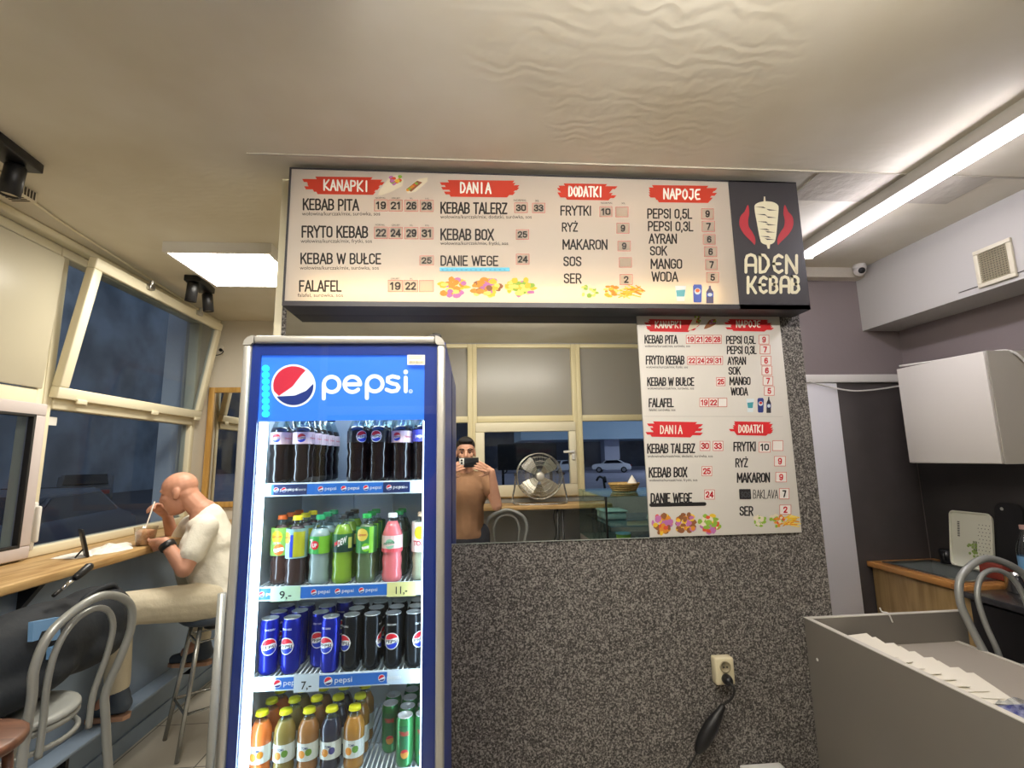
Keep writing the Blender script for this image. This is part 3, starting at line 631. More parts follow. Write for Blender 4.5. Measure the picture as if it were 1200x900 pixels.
def lemonside(b, r, z, hh): band(b, r*1.001, z-hh*.45, z+hh*.4, 1, .0, 1.1, 6); band(b, r*1.001, z-hh*.45, z+hh*.3, 3, -.35, -.02, 3); disc(b, r, -.75, z+hh*.2, hh*.2, (2, 2, 2)); ctext(b, 'Lipton', r*1.006, -.75, z+hh*.22, hh*.34, hh*.1, 4, .02)
def seven(b, r, z, hh): band(b, r*1.001, z-hh*.5, z+hh*.5, 1, .2, 1.5, 6); disc(b, r*1.004, -.2, z, hh*.25, (2, 2, 2)); ctext(b, '7', r*1.008, -.62, z+.004, hh*.26, hh*.55, 3, .03); ctext(b, 'UP', r*1.012, -.2, z, hh*.3, hh*.22, 3, .03)
def dew(b, r, z, hh): 
    band(b, r*1.001, z-hh*.5, z-hh*.1, 1, -1.6, 1.6, 10); band(b, r*1.002, z-hh*.3, z+hh*.3, 3, .75, 1.2, 4)
    ctext(b, 'Mtn', r*1.008, -.25, z+hh*.05, hh*.42, hh*.24, 4, .03, .5); ctext(b, 'DEW', r*1.012, .18, z+hh*.12, hh*.5, hh*.34, 2, .04, .5)
def green(b, r, z, hh): disc(b, r, -.25, z+hh*.2, hh*.24, (1, 1, 1)); ctext(b, 'Lipton', r*1.008, -.25, z+hh*.21, hh*.36, hh*.1, 2, .02); band(b, r*1.002, z-hh*.5, z+hh*.5, 3, .45, .9, 5); disc(b, r, .15, z-hh*.28, hh*.16, (3, 4, 3))
def mir(b, r, z, hh): disc(b, r, -.1, z, hh*.3, (2, 0, 2)); ctext(b, 'mirinda', r*1.006, -.2, z+hh*.08, hh*.75, hh*.2, 3, .03, .15); band(b, r*1.001, z-hh*.5, z-hh*.28, 1, -PI, PI)
def toma(b, r, z, hh): band(b, r*1.001, z, z+hh*.5, 1, .3, 1.2, 5); disc(b, r, -.1, z+hh*.15, hh*.22, (2, 2, 2)); ctext(b, 'TOMA', r*1.006, 0, z-hh*.2, hh*.6, hh*.16, 1, .03)
def juice(c):
    def f(b, r, z, hh): disc(b, r, -.3, z-hh*.1, hh*.22, (1, 1, 1)); disc(b, r*1.003, .35, z, hh*.2, (2, 2, 2)); ctext(b, 'TOMA', r*1.006, 0, z+hh*.25, hh*.4, hh*.14, 3, .02)
    return f
H1, R1 = .232, .0325
fy = 1.598
def row(proto, xs, ys, z, lab, group, ROW=('front row', 'second row', 'third row', 'fourth row', 'fifth row')):
    pass
def place(root, xp, y, z, label, group, first, yfront=None, zpx=600, turn=0):
    X = P(xp, zpx, Y=yfront or fy).x
    if first: root.location = (X, y, z); root.rotation_euler = (0, 0, turn); root['label'] = label; root['group'] = group; return root
    return tree(root, (X, y, z), turn, label, group)
ORD = ['front', 'second', 'third', 'fourth', 'fifth']
def column(mk, xp, z, ys, what, where, group, zpx, turns=(0,)):
    r = mk()
    for i, y in enumerate(ys):
        place(r, xp, y, z, '%s, %s in %s' % (what, 'front' if i == 0 else ORD[i], where), group, i == 0, None, zpx, turns[i % len(turns)])
g1, g2, g3, g4, g5 = 'cola bottles on the top shelf', 'soft drink bottles on the second shelf', 'slim cans on the third shelf', 'small juice bottles on the bottom shelf', 'green cans on the bottom shelf'
Z1 = SH[1][0]
dietp = [(236, 214, 214), RD, BL, BK, WH]
mkdiet = lambda a: (lambda: bottle('soft_drink_bottle', 'x', 'bottle', H1, R1, cola, capb, (.53, .69, [(238, 206, 206), RD, BL, BK], Lcola(a)), .76))
mkplain = lambda a: (lambda: bottle('soft_drink_bottle', 'x', 'bottle', H1, R1, cola, capbl, (.555, .70, [(26, 24, 30), RD, BL, WH], Lglobe(a)), .76))
def Lg2(a):
    def f(b, r, z, hh): disc(b, r, a, z, hh*.5, (3, 3, 3)); disc(b, r*1.006, a, z, hh*.45, (1, 3, 2)); ctext(b, 'PEPSI', r*1.012, a, z, hh*.8, hh*.2, 0, .02)
    return f
mkplain = lambda a: (lambda: bottle('soft_drink_bottle', 'x', 'bottle', H1, R1, cola, capb, (.54, .70, [(24, 22, 26), RD, BL, WH], Lg2(a)), .76))
mkviolet = lambda: bottle('soft_drink_bottle', 'x', 'bottle', H1, R1, cola, capbl, (.54, .70, [(96, 96, 214), WH, BL], lambda b, r, z, hh: ctext(b, 'pepsi', r*1.004, -.2, z, hh*.9, hh*.3, 1, .03)), .76)
Y5 = [fy+.074*i for i in range(5)]; Y4 = Y5[:4]; Y3 = Y5[:3]
column(mkdiet(-.1), 327, Z1, Y5, 'dark cola bottle with pink diet label', 'leftmost top-shelf column', g1, 560)
column(mkdiet(.1), 354, Z1, Y5, 'dark cola bottle with pink diet label', 'second top-shelf column', g1, 560)
column(mkplain(.62), 418, Z1, Y4, 'dark cola bottle, round badge turned right', 'third top-shelf column past the gap', g1, 560)
column(mkplain(-.1), 443, Z1, Y4, 'dark cola bottle with round red white and blue badge', 'fourth top-shelf column', g1, 560)
column(mkdiet(-.35), 470, Z1, Y4, 'dark cola bottle with pale pink label', 'fifth top-shelf column', g1, 560)
column(lambda: mkviolet(), 495, Z1, Y4, 'dark cola bottle with violet blue label', 'rightmost top-shelf column', g1, 560)
Z2 = SH[2][0]; H2, R2 = .205, .0315
B2 = lambda l, c, lab, fill=.85: (lambda: bottle('soft_drink_bottle', 'x', 'bottle', H2, R2, l, c, lab, fill))
column(B2(liq((70, 46, 40), 'peach_tea'), capm((240, 110, 40), 'orange'), (.42, .82, [(150, 196, 90), YL, (190, 30, 50), OR, WH], lemon)), 325, Z2, [fy+.03+.072*i for i in range(3)], 'peach ice tea bottle with orange cap', 'leftmost second-shelf column', g2, 650)
column(B2(liq((66, 50, 48), 'lemon_tea'), capm((246, 226, 40), 'yellow'), (.40, .82, [(150, 190, 190), (196, 196, 50), YL, BL, (190, 30, 50)], lemonside)), 347.5, Z2, [fy-.002, fy+.070, fy+.142], 'lemon ice tea bottle with yellow cap', 'second-shelf column', g2, 650)
column(B2(M('clear_lemonade', (150, 172, 172), .1, coat=.6), capm((40, 170, 110), 'green'), (.45, .70, [(70, 180, 90), LG, RD, WH], seven), .80), 374, Z2, [fy+.003, fy+.075, fy+.147], 'clear lemonade bottle with green label and cap', 'second-shelf column', g2, 650)
column(B2(liq((134, 172, 56), 'lime_soda'), capm((24, 30, 34), 'black2'), (.46, .72, [(48, 110, 70), (24, 60, 50), WH, (220, 224, 120), RD], dew)), 401, Z2, [fy+.004, fy+.076, fy+.148], 'lime green soda bottle with dark label', 'second-shelf column', g2, 650)
column(B2(liq((92, 112, 78), 'green_tea'), capm((44, 176, 84), 'green2'), (.44, .82, [(64, 142, 72), (236, 206, 90), (190, 30, 50), (140, 214, 60), WH], green)), 429, Z2, [fy+.0, fy+.072, fy+.144], 'green ice tea bottle with yellow round badge', 'second-shelf column', g2, 650)
column(B2(liq((226, 116, 122), 'pink_soda'), capm((240, 240, 240), 'white'), (.44, .68, [(240, 206, 204), (232, 90, 100), (150, 200, 170), (30, 130, 90)], mir), .88), 459.5, Z2, [fy], 'pink soda bottle with white cap', 'second-shelf column', g2, 650)
column(B2(liq((58, 66, 50), 'dark_tea'), capm((36, 150, 76), 'green3'), (.44, .68, [(60, 90, 60), GR], lambda b, r, z, h: None)), 463, Z2, [fy+.072, fy+.144], 'green-capped bottle behind the pink soda', 'second-shelf column', g2, 650)
column(B2(liq((170, 176, 150), 'pale_drink'), capm((220, 190, 160), 'beige'), (.42, .86, [(240, 232, 226), (214, 50, 60), YL], toma)), 494, Z2, [fy+.01], 'pale bottle with red and yellow label', 'second-shelf right end', g2, 650)
# cans
Z3 = SH[3][0]; HC, RC = .155, .0275
def pc(a): 
    def f(b, r, h): globe(b, r, h*.52, a, .021); ctext(b, 'ZERO CUKRU', r*1.004, a, h*.82, .03, .005, 0)
    return f
def mkc(body, a): return lambda: can('x', HC, RC, body, pc(a), [WH, RD, BL, BK])
cblue = M('can_blue', (30, 44, 176), .25, .55); cblack = M('can_black', (30, 32, 36), .25, .5)
cy = fy+.004; YC = [cy+.064*i for i in range(3)]
column(mkc(cblue, .35), 314, Z3, YC, 'slim blue cola can', 'leftmost third-shelf column', g3, 770)
column(mkc(cblue, -.25), 340, Z3, YC, 'slim blue cola can', 'second third-shelf column', g3, 770)
column(mkc(cblue, .0), 369, Z3, [cy+.04, cy+.104], 'slim blue cola can set back from the glass', 'third third-shelf column', g3, 770)
column(mkc(cblue, -.3), 387, Z3, [cy-.008, cy+.150], 'slim blue cola can beside the black cans', 'fourth third-shelf column', g3, 770)
column(mkc(cblack, -.65), 410.5, Z3, YC, 'slim black cola can', 'leftmost black third-shelf column', g3, 770)
column(mkc(cblack, 1.5), 435, Z3, YC, 'slim black cola can with badge turned away', 'second black third-shelf column', g3, 770)
column(mkc(cblack, -.03), 460, Z3, YC, 'slim black cola can, round badge facing the glass', 'third black third-shelf column', g3, 770)
column(mkc(cblack, .8), 484.5, Z3, YC, 'slim black cola can', 'rightmost third-shelf column', g3, 770)
# bottom shelf
Z4 = SH[4][0]; ycap = capm((236, 232, 36), 'yellow2')
JU = [(306, (238, 128, 60), 'orange', (220, 140, 40)), (334, (150, 132, 70), 'apple_mint', (110, 160, 60)), (361.5, (160, 110, 60), 'multi', (120, 160, 60)), (388, (36, 40, 60), 'currant', (70, 70, 130)), (415, (176, 124, 52), 'amber', (110, 160, 70))]
nm = {'orange': 'orange', 'apple_mint': 'olive coloured', 'multi': 'brown', 'currant': 'blackcurrant', 'amber': 'amber'}
for i, (xp, c, k, c2) in enumerate(JU):
    mk = lambda: bottle('juice_bottle', 'x', 'bottle', .165, .030, liq(c, k), ycap, (.22, .50, [(226, 230, 222), (228, 150, 50), c2, (30, 60, 120)], juice(c)), .84, capr=.017)
    column(mk, xp, Z4, [fy+.0+.07*j for j in range(3)], 'small %s juice bottle with yellow cap' % nm[k], '%s bottom-shelf column' % ['leftmost', 'second', 'third', 'fourth', 'fifth'][i], g4, 860)
def gcan(b, r, h): band(b, r*1.001, h*.2, h*.85, 1, -.5, .5, 6); ctext(b, 'TYMBARK', r*1.006, 0, h*.70, .032, .012, 2, .03); disc(b, r*1.006, .1, h*.3, .012, (2, 3, 3))
cg = M('can_green', (60, 140, 80), .3, .5)
for xp, ys, w_ in ((453, [fy+.07, fy+.125], 'left column of green cans'), (475, [fy-.008, fy+.046, fy+.1, fy+.155, fy+.21], 'middle column of green cans'), (496, [fy-.004, fy+.05, fy+.104], 'right column of green cans')):
    column(lambda: can('x', .134, .0255, cg, gcan, [WH, (36, 110, 70), (196, 50, 60), (200, 140, 60)]), xp, Z4, ys, 'small green drink can', w_+', bottom shelf', g5, 860)
# ================================================ wall mirror, lightbox sign, menu poster, socket
mr = thing('wall_mirror', 'wide wall mirror reflecting the photographer, set in the speckled wall below the sign', 'mirror', (0, W, 1.24))
MB().box(-.78, .86, W-.005, W, 1.24, 2.24).out('mirror_glass', mirror_m, mr)
MB().box(-.78, .86, W-.0055, W-.0045, 1.237, 1.2405).out('lower_edge', M('mirror_edge', (150, 156, 150), .3), mr)
FR = 1.93; sx0, sx1, sz0, sz1 = -.755, 1.476, 2.197, 2.797
sg = thing('lightbox_sign', 'long lit menu lightbox with black kebab logo end, hung above the mirror under the ceiling', 'sign', ((sx0+sx1)/2, W-.06, sz0))
framem = M('lightbox_frame', (62, 60, 64), .45, .3); sm = M('lightbox_face', (222, 213, 202), .4, trans=.5)
b = MB(); t_ = .012
b.box(sx0, sx1, FR, W-.002, sz0, sz0+t_).box(sx0, sx1, FR, W-.002, sz1-t_, sz1).box(sx0, sx0+t_, FR, W-.002, sz0+t_, sz1-t_).box(sx1-t_, sx1, FR, W-.002, sz0+t_, sz1-t_).box(sx0+t_, sx1-t_, W-.012, W-.002, sz0+t_, sz1-t_)
b.box(sx0, sx1, FR-.004, FR, sz0, sz0+.020).box(sx0, sx1, FR-.004, FR, sz1-.006, sz1).box(sx0, sx0+.008, FR-.004, FR, sz0+.02, sz1-.006)
b.out('frame', framem, sg)
xs = P(860, 290, Y=FR).x
MB().box(sx0+.008, xs, FR-.001, FR+.001, sz0+.02, sz1-.006).out('menu_panel', sm, sg)
b = MB(); b.box(xs, sx1, FR-.004, FR+.001, sz0, sz1); b.out('logo_panel', M('logo_panel_black', (52, 50, 54), .45), sg)
MB().lathe([(.013, 0), (.013, xs-sx0-.16)], (sx0+.08, FR+.055, sz0+.062), 8, 0, (1, 0, 0)).out('inner_tube', E('sign_tube', (255, 226, 168), LP_SIGN), sg)
MB().lathe([(.013, 0), (.013, xs-sx0-.16)], (sx0+.08, FR+.07, sz1-.16), 8, 0, (1, 0, 0)).out('inner_tube', E('sign_tube_high', (255, 232, 200), LP_SIGN*.18), sg)
A = Sheet(FR-.001); A2 = Sheet(FR-.004)
redb = M('brush_red', (228, 82, 58), .6, trans=.5); redp = M('poster_red', (206, 34, 40), .6); txt = M('print_black', (40, 34, 32), .6, trans=.15); txt2 = M('print_charcoal', (30, 28, 30), .6)
cardm = M('price_card_white', (244, 238, 230), .5, trans=.85); cardp = M('price_card_paper', (228, 224, 218), .6); redline = M('card_outline', (206, 120, 110), .6)
reddig = M('digits_red', (196, 26, 40), .6); creamp = M('print_cream', (240, 234, 220), .6)
def tile(sh, s, x0, y0, x1, y1, par, dm, cm=None):
    b = MB(); 
    for l_ in ([(x0, y0), (x1, y0)], [(x1, y0), (x1, y1)], [(x1, y1), (x0, y1)], [(x0, y1), (x0, y0)]): sh.stroke(b, l_, .7, .0011, 1)
    sh.poly(b, [(x0, y0), (x1, y0), (x1, y1), (x0, y1)], .0009, 0)
    o = b.out('price_card', [cm or cardm, redline], par)
    if s:
        b = MB(); w_ = x1-x0; h_ = y1-y0; k = .12 if len(s) > 1 else .32
        din(sh, b, s, x0+w_*(k+.02), y0+h_*.13, x1-w_*(k+.02), y1-h_*.13, .0014, 0, 0, h_*.135); b.out('digits', dm, o)
def lines(sh, rows, name, par, mt):
    for r in rows:
        b = MB(); t, x0, y0, x1, y1 = r[:5]; sk = r[5] if len(r) > 5 else 0
        if y1-y0 > 8: din(sh, b, t, x0, y0, x1, y1, .001, 0, sk)
        else: sh.text(b, t, x0, y0, x1, y1, .001, 0, 0, sk)
        b.out(name, mt, par)
SUB = 'wołowina/kurczak/mix, '
lines(A, [('KEBAB PITA', 355.3, 232.3, 420.2, 246.8, .8), ('FRYTO KEBAB', 354, 264, 431, 279, .6), ('KEBAB W BUŁCE', 352.5, 296, 446.3, 310, .4), ('FALAFEL', 351, 328, 400, 342.3, .2),
 ('KEBAB TALERZ', 516.5, 236.4, 594, 251, .7), ('KEBAB BOX', 516.5, 267.5, 578, 282, .5), ('DANIE WEGE', 516.5, 299, 583.6, 312, .4),
 ('FRYTKI', 657, 240.7, 692.5, 253, .3), ('RYŻ', 658.7, 260.5, 676.8, 272, .1), ('MAKARON', 659.5, 280, 711.5, 293, .3), ('SOS', 660.5, 300, 681, 312.7), ('SER', 661, 320, 681, 332.7),
 ('PEPSI 0,5L', 758.7, 244, 810.7, 256.7, .4), ('PEPSI 0,3L', 759.5, 258.8, 812, 271.3, .4), ('AYRAN', 760.8, 273.5, 792.8, 286, .2), ('SOK', 761.9, 288, 781.3, 300), ('MANGO', 762.7, 302.8, 799, 315.6, .2), ('WODA', 764, 318, 794, 330.6, .1)], 'menu_lettering', sg, txt)
lines(A, [(SUB+'surówka, sos', 354, 248, 445.5, 252.6), (SUB+'frytki, sos', 352.5, 280, 436, 284.6), (SUB+'surówka, sos', 351.5, 311.5, 444, 316), ('falafel, surówka, sos', 349, 343.7, 402, 348),
 (SUB+'dodatki, surówka, sos', 516, 251.8, 623, 256.2), (SUB+'frytki, sos', 516, 283, 595.5, 287)], 'small_print', sg, txt)
lines(A, [('NORMAL', 440, 231, 452, 233), ('GRUBY', 459, 231.3, 469, 233.3), ('XL', 480, 231.6, 484, 233.6), ('XXL', 498, 231.8, 503, 233.8), ('NORMAL', 440, 262.5, 451, 264.5), ('GRUBY', 459, 262.8, 469, 264.8), ('XL', 480, 263, 484, 265), ('XXL', 498, 263.2, 503, 265.2), ('GRUBY', 458, 325.5, 468, 327.5), ('XL', 480, 325.8, 484, 327.8), ('NORMAL', 602, 233.5, 617, 236), ('XL', 627, 234, 632, 236.4), ('NORMAL', 704, 237, 718, 239), ('XL', 728, 237.3, 733, 239.3)], 'size_headings', sg, txt)
for s, q, q2, sl in (('KANAPKI', (354, 207, 452, 227), (379, 211, 434, 223), .25), ('DANIA', (515, 211, 611, 230), (539, 214, 576, 226), .2), ('DODATKI', (651, 215, 725, 233.5), (666, 218.5, 707, 230), .15), ('NAPOJE', (756, 217, 844, 236.5), (777, 221.5, 821, 233), .2)):
    b = MB(); A.brush(b, *q, .0008); o = b.out('heading_stroke', redb, sg)
    b = MB(); hand(A, b, s, *q2, 1.9, .0016, 0, sl); b.out('heading_lettering', creamp, o)
for y0, y1, L in ((234.3, 247.3, ('19', '21', '26', '28')), (266.3, 279.6, ('22', '24', '29', '31'))):
    for x, s in zip((438.8, 456, 474.4, 492.4), L): tile(A, s, x, y0+(x-438)*.012, x+15.4, y1+(x-438)*.012, sg, txt2)
tile(A, '25', 492, 300, 508, 310.8, sg, txt2)
for x, s in ((455, '19'), (473, '22'), (491.5, '')): tile(A, s, x, 328.6, x+16.5, 342, sg, txt2)
for s, x0, y0, x1, y1 in (('30', 603, 238, 618, 249.3), ('33', 624, 238.3, 638.5, 249.5), ('25', 605, 269.4, 619.5, 280.5), ('24', 605, 298, 620, 309.8),
 ('10', 702.7, 242.5, 717, 254), ('', 721.5, 242.8, 736, 254.3), ('9', 722.7, 261.7, 737, 273.6), ('9', 724, 282.8, 738.7, 294.2), ('', 725.5, 302, 740, 313.2), ('2', 726.4, 321.8, 741, 333.6),
 ('9', 822, 244.8, 836, 256.8), ('7', 822.7, 259.4, 837.3, 271.5), ('6', 824, 275, 838, 286.3), ('6', 825.4, 289.4, 839.8, 300.8), ('7', 826.7, 304.4, 840.5, 316), ('5', 828, 319.4, 842, 331)): tile(A, s, x0, y0, x1, y1, sg, txt2)
b = MB(); A.poly(b, [(515.4, 313.4), (597, 313.6), (597.5, 318), (515.4, 318)], .0012)
for i in range(14): A.text(b, 'x', 517+i*5.6, 314, 520+i*5.6, 317.4, .0014, 0, 1)
b.out('blue_tape', [M('tape_blue', (84, 178, 206), .5), M('tape_print', (60, 130, 170), .5)], sg)
FOODC = [(240, 200, 60), (228, 150, 50), (196, 120, 180), (226, 90, 60), (150, 190, 70), (250, 226, 120), (150, 96, 60), (236, 226, 200)]
foodm = [M('food_%d' % i, c, .6, trans=.2) for i, c in enumerate(FOODC)]
def plate(b, sh, cx, cy, rx, ry, pal, n=34, off=.0010):
    for i in range(n):
        a = random.uniform(0, 2*PI); q = math.sqrt(random.random())*.85
        sh.disc(b, cx+rx*q*math.cos(a), cy+ry*q*math.sin(a), rx*random.uniform(.16, .32), ry*random.uniform(.16, .3), off+i*.00002, random.choice(pal), 8, .2)
def fries(b, sh, cx, cy, rx, ry, off=.001):
    for i in range(30):
        x, y = cx+random.uniform(-.8, .8)*rx, cy+random.uniform(-.7, .7)*ry; a = random.uniform(-.6, .6); l = rx*.45
        sh.stroke(b, [(x-l*math.cos(a), y-l*math.sin(a)), (x+l*math.cos(a), y+l*math.sin(a))], ry*.16, off+i*.00003, random.choice((0, 0, 5, 1)))
def wrapfood(b, sh, x0, y0, x1, y1, rollm=7):
    w_, h_ = x1-x0, y1-y0; q = lambda u, v: (x0+w_*u, y0+h_*v)
    sh.poly(b, [q(0, 1), q(.1, .7), q(.45, .12), q(.75, .0), q(1, .25), q(.95, .55), q(.5, .85), q(.15, 1)], .0018, rollm)
    for i in range(12): sh.disc(b, *q(random.uniform(.5, .95), random.uniform(.08, .45)), w_*.09, h_*.09, .002+i*.00002, random.choice((3, 4, 6, 0, 2)), 7, .2)
b = MB(); wrapfood(b, A, 443, 205, 473, 229); b.out('wrap_picture', foodm, sg)
b = MB(); A.poly(b, [(475, 222), (490, 210), (501, 208), (501, 213), (487, 225), (478, 227)], .0015, 7); A.poly(b, [(476, 222), (489, 212), (495, 214), (482, 225)], .0018, 6)
for i in range(6): A.disc(b, 478+i*2, 223-i*1.5, 2, 1.6, .002, random.choice((1, 3, 4)), 7)
b.out('wrap_picture', foodm, sg)
for cx, p in ((531.5, (0, 1, 1, 5, 2)), (570, (0, 5, 2, 6, 1)), (609, (0, 5, 5, 4, 2))):
    b = MB(); plate(b, A, cx, 337.2, 18.5, 12, p, 40); b.out('plate_picture', foodm, sg)
b = MB(); plate(b, A, 691, 341, 11, 8, (7, 5, 4), 22); b.out('salad_picture', foodm, sg)
b = MB(); plate(b, A, 717, 341.5, 11, 7.5, (0, 1, 5), 24); b.out('plate_picture', foodm, sg)
b = MB(); fries(b, A, 740, 342.5, 14, 7.5); b.out('fries_picture', foodm, sg)
def drinkpics(sh, cups, mts, par):
    (a, c, d, e) = cups[0]; b = MB(); sh.poly(b, [(a, c), (d, c), (d-(d-a)*.15, e), (a+(d-a)*.15, e)], .001, 0); sh.poly(b, [(a+1, c+(e-c)*.3), (d-1, c+(e-c)*.25), (d-2, c+(e-c)*.7), (a+2, c+(e-c)*.7)], .0014, 1); b.out('cup_picture', mts, par)
    (a, c, d, e) = cups[1]; b = MB(); sh.poly(b, [(a+1, c), (d-1, c), (d, c+2), (d-.5, e-1), (d-1.5, e), (a+1.5, e), (a+.5, e-1), (a, c+2)], .001, 2); sh.disc(b, (a+d)/2, c+(e-c)*.38, (d-a)*.36, (d-a)*.36, .0014, 0); sh.disc(b, (a+d)/2, c+(e-c)*.34, (d-a)*.24, (d-a)*.2, .0018, 3); b.out('can_picture', mts, par)
    (a, c, d, e) = cups[2]; b = MB(); sh.poly(b, [(a+(d-a)*.36, c), (d-(d-a)*.36, c), (d-(d-a)*.34, c+3), (d, c+7), (d, e), (a, e), (a, c+7), (a+(d-a)*.34, c+3)], .001, 4); sh.poly(b, [(a, c+8), (d, c+8), (d, c+13), (a, c+13)], .0014, 2); sh.disc(b, (a+d)/2, c+10.5, (d-a)*.33, 2, .0018, 0); b.out('bottle_picture', mts, par)
drinkpics(A, ((791, 335, 804, 353), (812, 333.5, 822.5, 354.5), (827.5, 335, 836, 355.5)), [M('dp_white', (225, 236, 240), .5, trans=.2), M('dp_teal', (120, 196, 206), .5, trans=.2), M('dp_blue', (88, 110, 196), .5, trans=.2), M('dp_red', (232, 120, 70), .5), M('dp_dark', (96, 92, 120), .5)], sg)
# logo end
kc = M('logo_cream', (214, 208, 180), .6); kr = M('logo_dark_red', (164, 44, 54), .6); kd = M('logo_gap', (50, 48, 52), .6)
b = MB()
body = [(884, 244), (886, 239), (892, 236.6), (899, 236), (906, 237), (911, 240), (912.3, 245), (910.5, 266), (908.8, 280), (906, 285), (899.5, 287), (893, 285), (890.5, 280), (887, 262)]
A2.poly(b, [tuple(p) for p in smoothpts([(x, y, 0) for x, y in body], 3, True)] and [(p.x, p.y) for p in smoothpts([(x, y, 0) for x, y in body], 3, True)], .0008)
A2.poly(b, [(895, 230.5), (896.6, 230.5), (897.4, 237), (894.6, 237)], .0006); A2.poly(b, [(898, 286), (902.4, 286), (901.8, 291.5), (899.6, 291.5)], .0006)
for i in range(10):
    y = 242.5+i*4.3; a = 884.5+i*.7; c = 911-i*.25
    if i % 2: A2.poly(b, [(c, y), (c-13, y-1.9), (c-10, y+.1)], .0014, 1)
    else: A2.poly(b, [(a, y), (a+13, y+1.9), (a+10, y+.0)], .0014, 1)
b.out('kebab_emblem', [kc, kd], sg)
for s, cx in ((-1, 881.5), (1, 914.5)):
    b = MB(); base = [(-5, 240), (-9, 248), (-14, 254), (-15, 264), (-10, 274), (0, 284), (3, 287), (3.5, 280), (0, 272), (-4, 266), (-5, 258), (-3.5, 250)]
    pts = [(cx-s*(-1)*x if s > 0 else cx+x, y) for x, y in base]
    if s > 0: pts = [(cx-x, y) for x, y in base]
    A2.poly(b, [(p.x, p.y) for p in smoothpts([(x, y, 0) for x, y in pts], 3, True)], .0008); b.out('pepper_emblem', kr, sg)
W1 = 3.4
def adj(ch, x0, y0, x1, y1):
    D = {'A': [[(0, 1), (0, .3), (.12, .08), (.5, 0), (.88, .08), (1, .3), (1, 1)], [(0, .6), (1, .6)]], 'D': [[(0, 0), (0, 1), (.55, .95), (.95, .6), (.9, .3), (.5, .03), (0, 0)]],
     'E': [[(1, .12), (.6, 0), (.15, .15), (0, .5), (.15, .85), (.6, 1), (1, .88)], [(0, .5), (.75, .5)]], 'N': [[(0, 1), (0, 0), (.95, 1), (.95, 0)]],
     'K': [[(0, 0), (0, 1)], [(.95, 0), (.45, .45), (.1, .52), (.5, .6), (1, 1)]], 'B': [[(0, 0), (0, 1), (.6, 1), (.95, .8), (.85, .58), (.55, .48), (.05, .48)], [(0, 0), (.55, 0), (.85, .14), (.85, .35), (.55, .48)]]}
    for st in D[ch]: A2.stroke(b, [(x0+(x1-x0)*u, y0+(y1-y0)*v) for u, v in st], W1, .0008)
b = MB()
for ch, x, y, d in (('A', 874, 298.5, 11.5), ('D', 890.5, 298.7, 10.5), ('E', 906.5, 299, 10), ('N', 921.5, 299.5, 12.5)): adj(ch, x, y, x+d, y+20.5)
b.out('logo_lettering', kc, sg); b = MB()
for ch, x, y, d in (('K', 876.5, 324.8, 9), ('E', 890, 324.6, 8), ('B', 902.5, 324.4, 8.5), ('A', 915, 324.3, 9.5), ('B', 928, 324.2, 8.5)): adj(ch, x, y, x+d, y+18.5)
b.out('logo_lettering', kc, sg)
# ---------------------------------------- printed menu poster on the wall
PY = W-.010; x0, x1, z0, z1 = P(747, 500, Y=PY).x, P(925.5, 500, Y=PY).x, P(850, 627, Y=PY).z, 2.215
x0, x1 = .7365, 1.4065
po = thing('menu_poster', 'pale printed menu board with red prices fixed on the speckled wall below the lit sign', 'menu poster', ((x0+x1)/2, PY, z0))
MB().box(x0, x1, PY, W-.0052, z0, z1, 0, .001).out('board', M('poster_board', (214, 210, 202), .55), po)
B_ = Sheet(PY); u = lambda q: 740+q/3.214; v_ = lambda q: 360+q/3.214
def L4(s, a, c, d, e, sk=0): return (s, u(a), v_(c), u(d), v_(e), sk)
lines(B_, [L4('KEBAB PITA', 50, 104, 172, 138, .3), L4('FRYTO KEBAB', 55, 181, 198, 217, .2), L4('KEBAB W BUŁCE', 60, 263, 235, 298), L4('FALAFEL', 66, 342, 158, 378), L4('PEPSI 0,5L', 357, 107, 467, 140), L4('PEPSI 0,3L', 360, 145, 470, 178), L4('AYRAN', 363, 186, 430, 218), L4('SOK', 366, 223, 410, 256), L4('MANGO', 370, 261, 447, 295), L4('WODA', 375, 301, 437, 334),
 L4('KEBAB TALERZ', 60, 513, 238, 552, -.4), L4('KEBAB BOX', 66, 602, 208, 643, -.4), L4('DANIE WEGE', 73, 699, 227, 740, -.5), L4('FRYTKI', 385, 506, 467, 544, -.2), L4('RYŻ', 392, 568, 437, 604), L4('MAKARON', 398, 622, 520, 662, -.2), L4('SER', 408, 748, 457, 787)], 'menu_lettering', po, txt2)
lines(B_, [L4(SUB+'surówka, sos', 50, 141, 220, 151), L4(SUB+'frytki, sos', 55, 220, 212, 230), L4(SUB+'surówka, sos', 60, 300, 235, 310), L4('falafel, surówka, sos', 66, 381, 165, 391), L4(SUB+'dodatki, surówka, sos', 60, 556, 306, 566, -.3), L4(SUB+'frytki, sos', 66, 646, 248, 656, -.3)], 'small_print', po, txt2)
for s, q, q2 in (('KANAPKI', (42, 45, 262, 90), (88, 54, 192, 78)), ('NAPOJE', (348, 45, 538, 88), (393, 52, 486, 76)), ('DANIA', (50, 430, 272, 486), (107, 446, 192, 476)), ('DODATKI', (365, 430, 548, 480), (402, 444, 500, 472))):
    b = MB(); B_.brush(b, u(q[0]), v_(q[1]), u(q[2]), v_(q[3]), .0008); o = b.out('heading_stroke', redp, po)
    b = MB(); hand(B_, b, s, u(q2[0]), v_(q2[1]), u(q2[2]), v_(q2[3]), 1.3, .0014); b.out('heading_lettering', creamp, o)
T4 = lambda s, a, c, d, e, m_=None: tile(B_, s, u(a), v_(c), u(d), v_(e), po, m_ or reddig, cardp)
for a, s in zip((206, 240, 273, 306), ('19', '21', '26', '28')): T4(s, a, 106, a+32, 137)
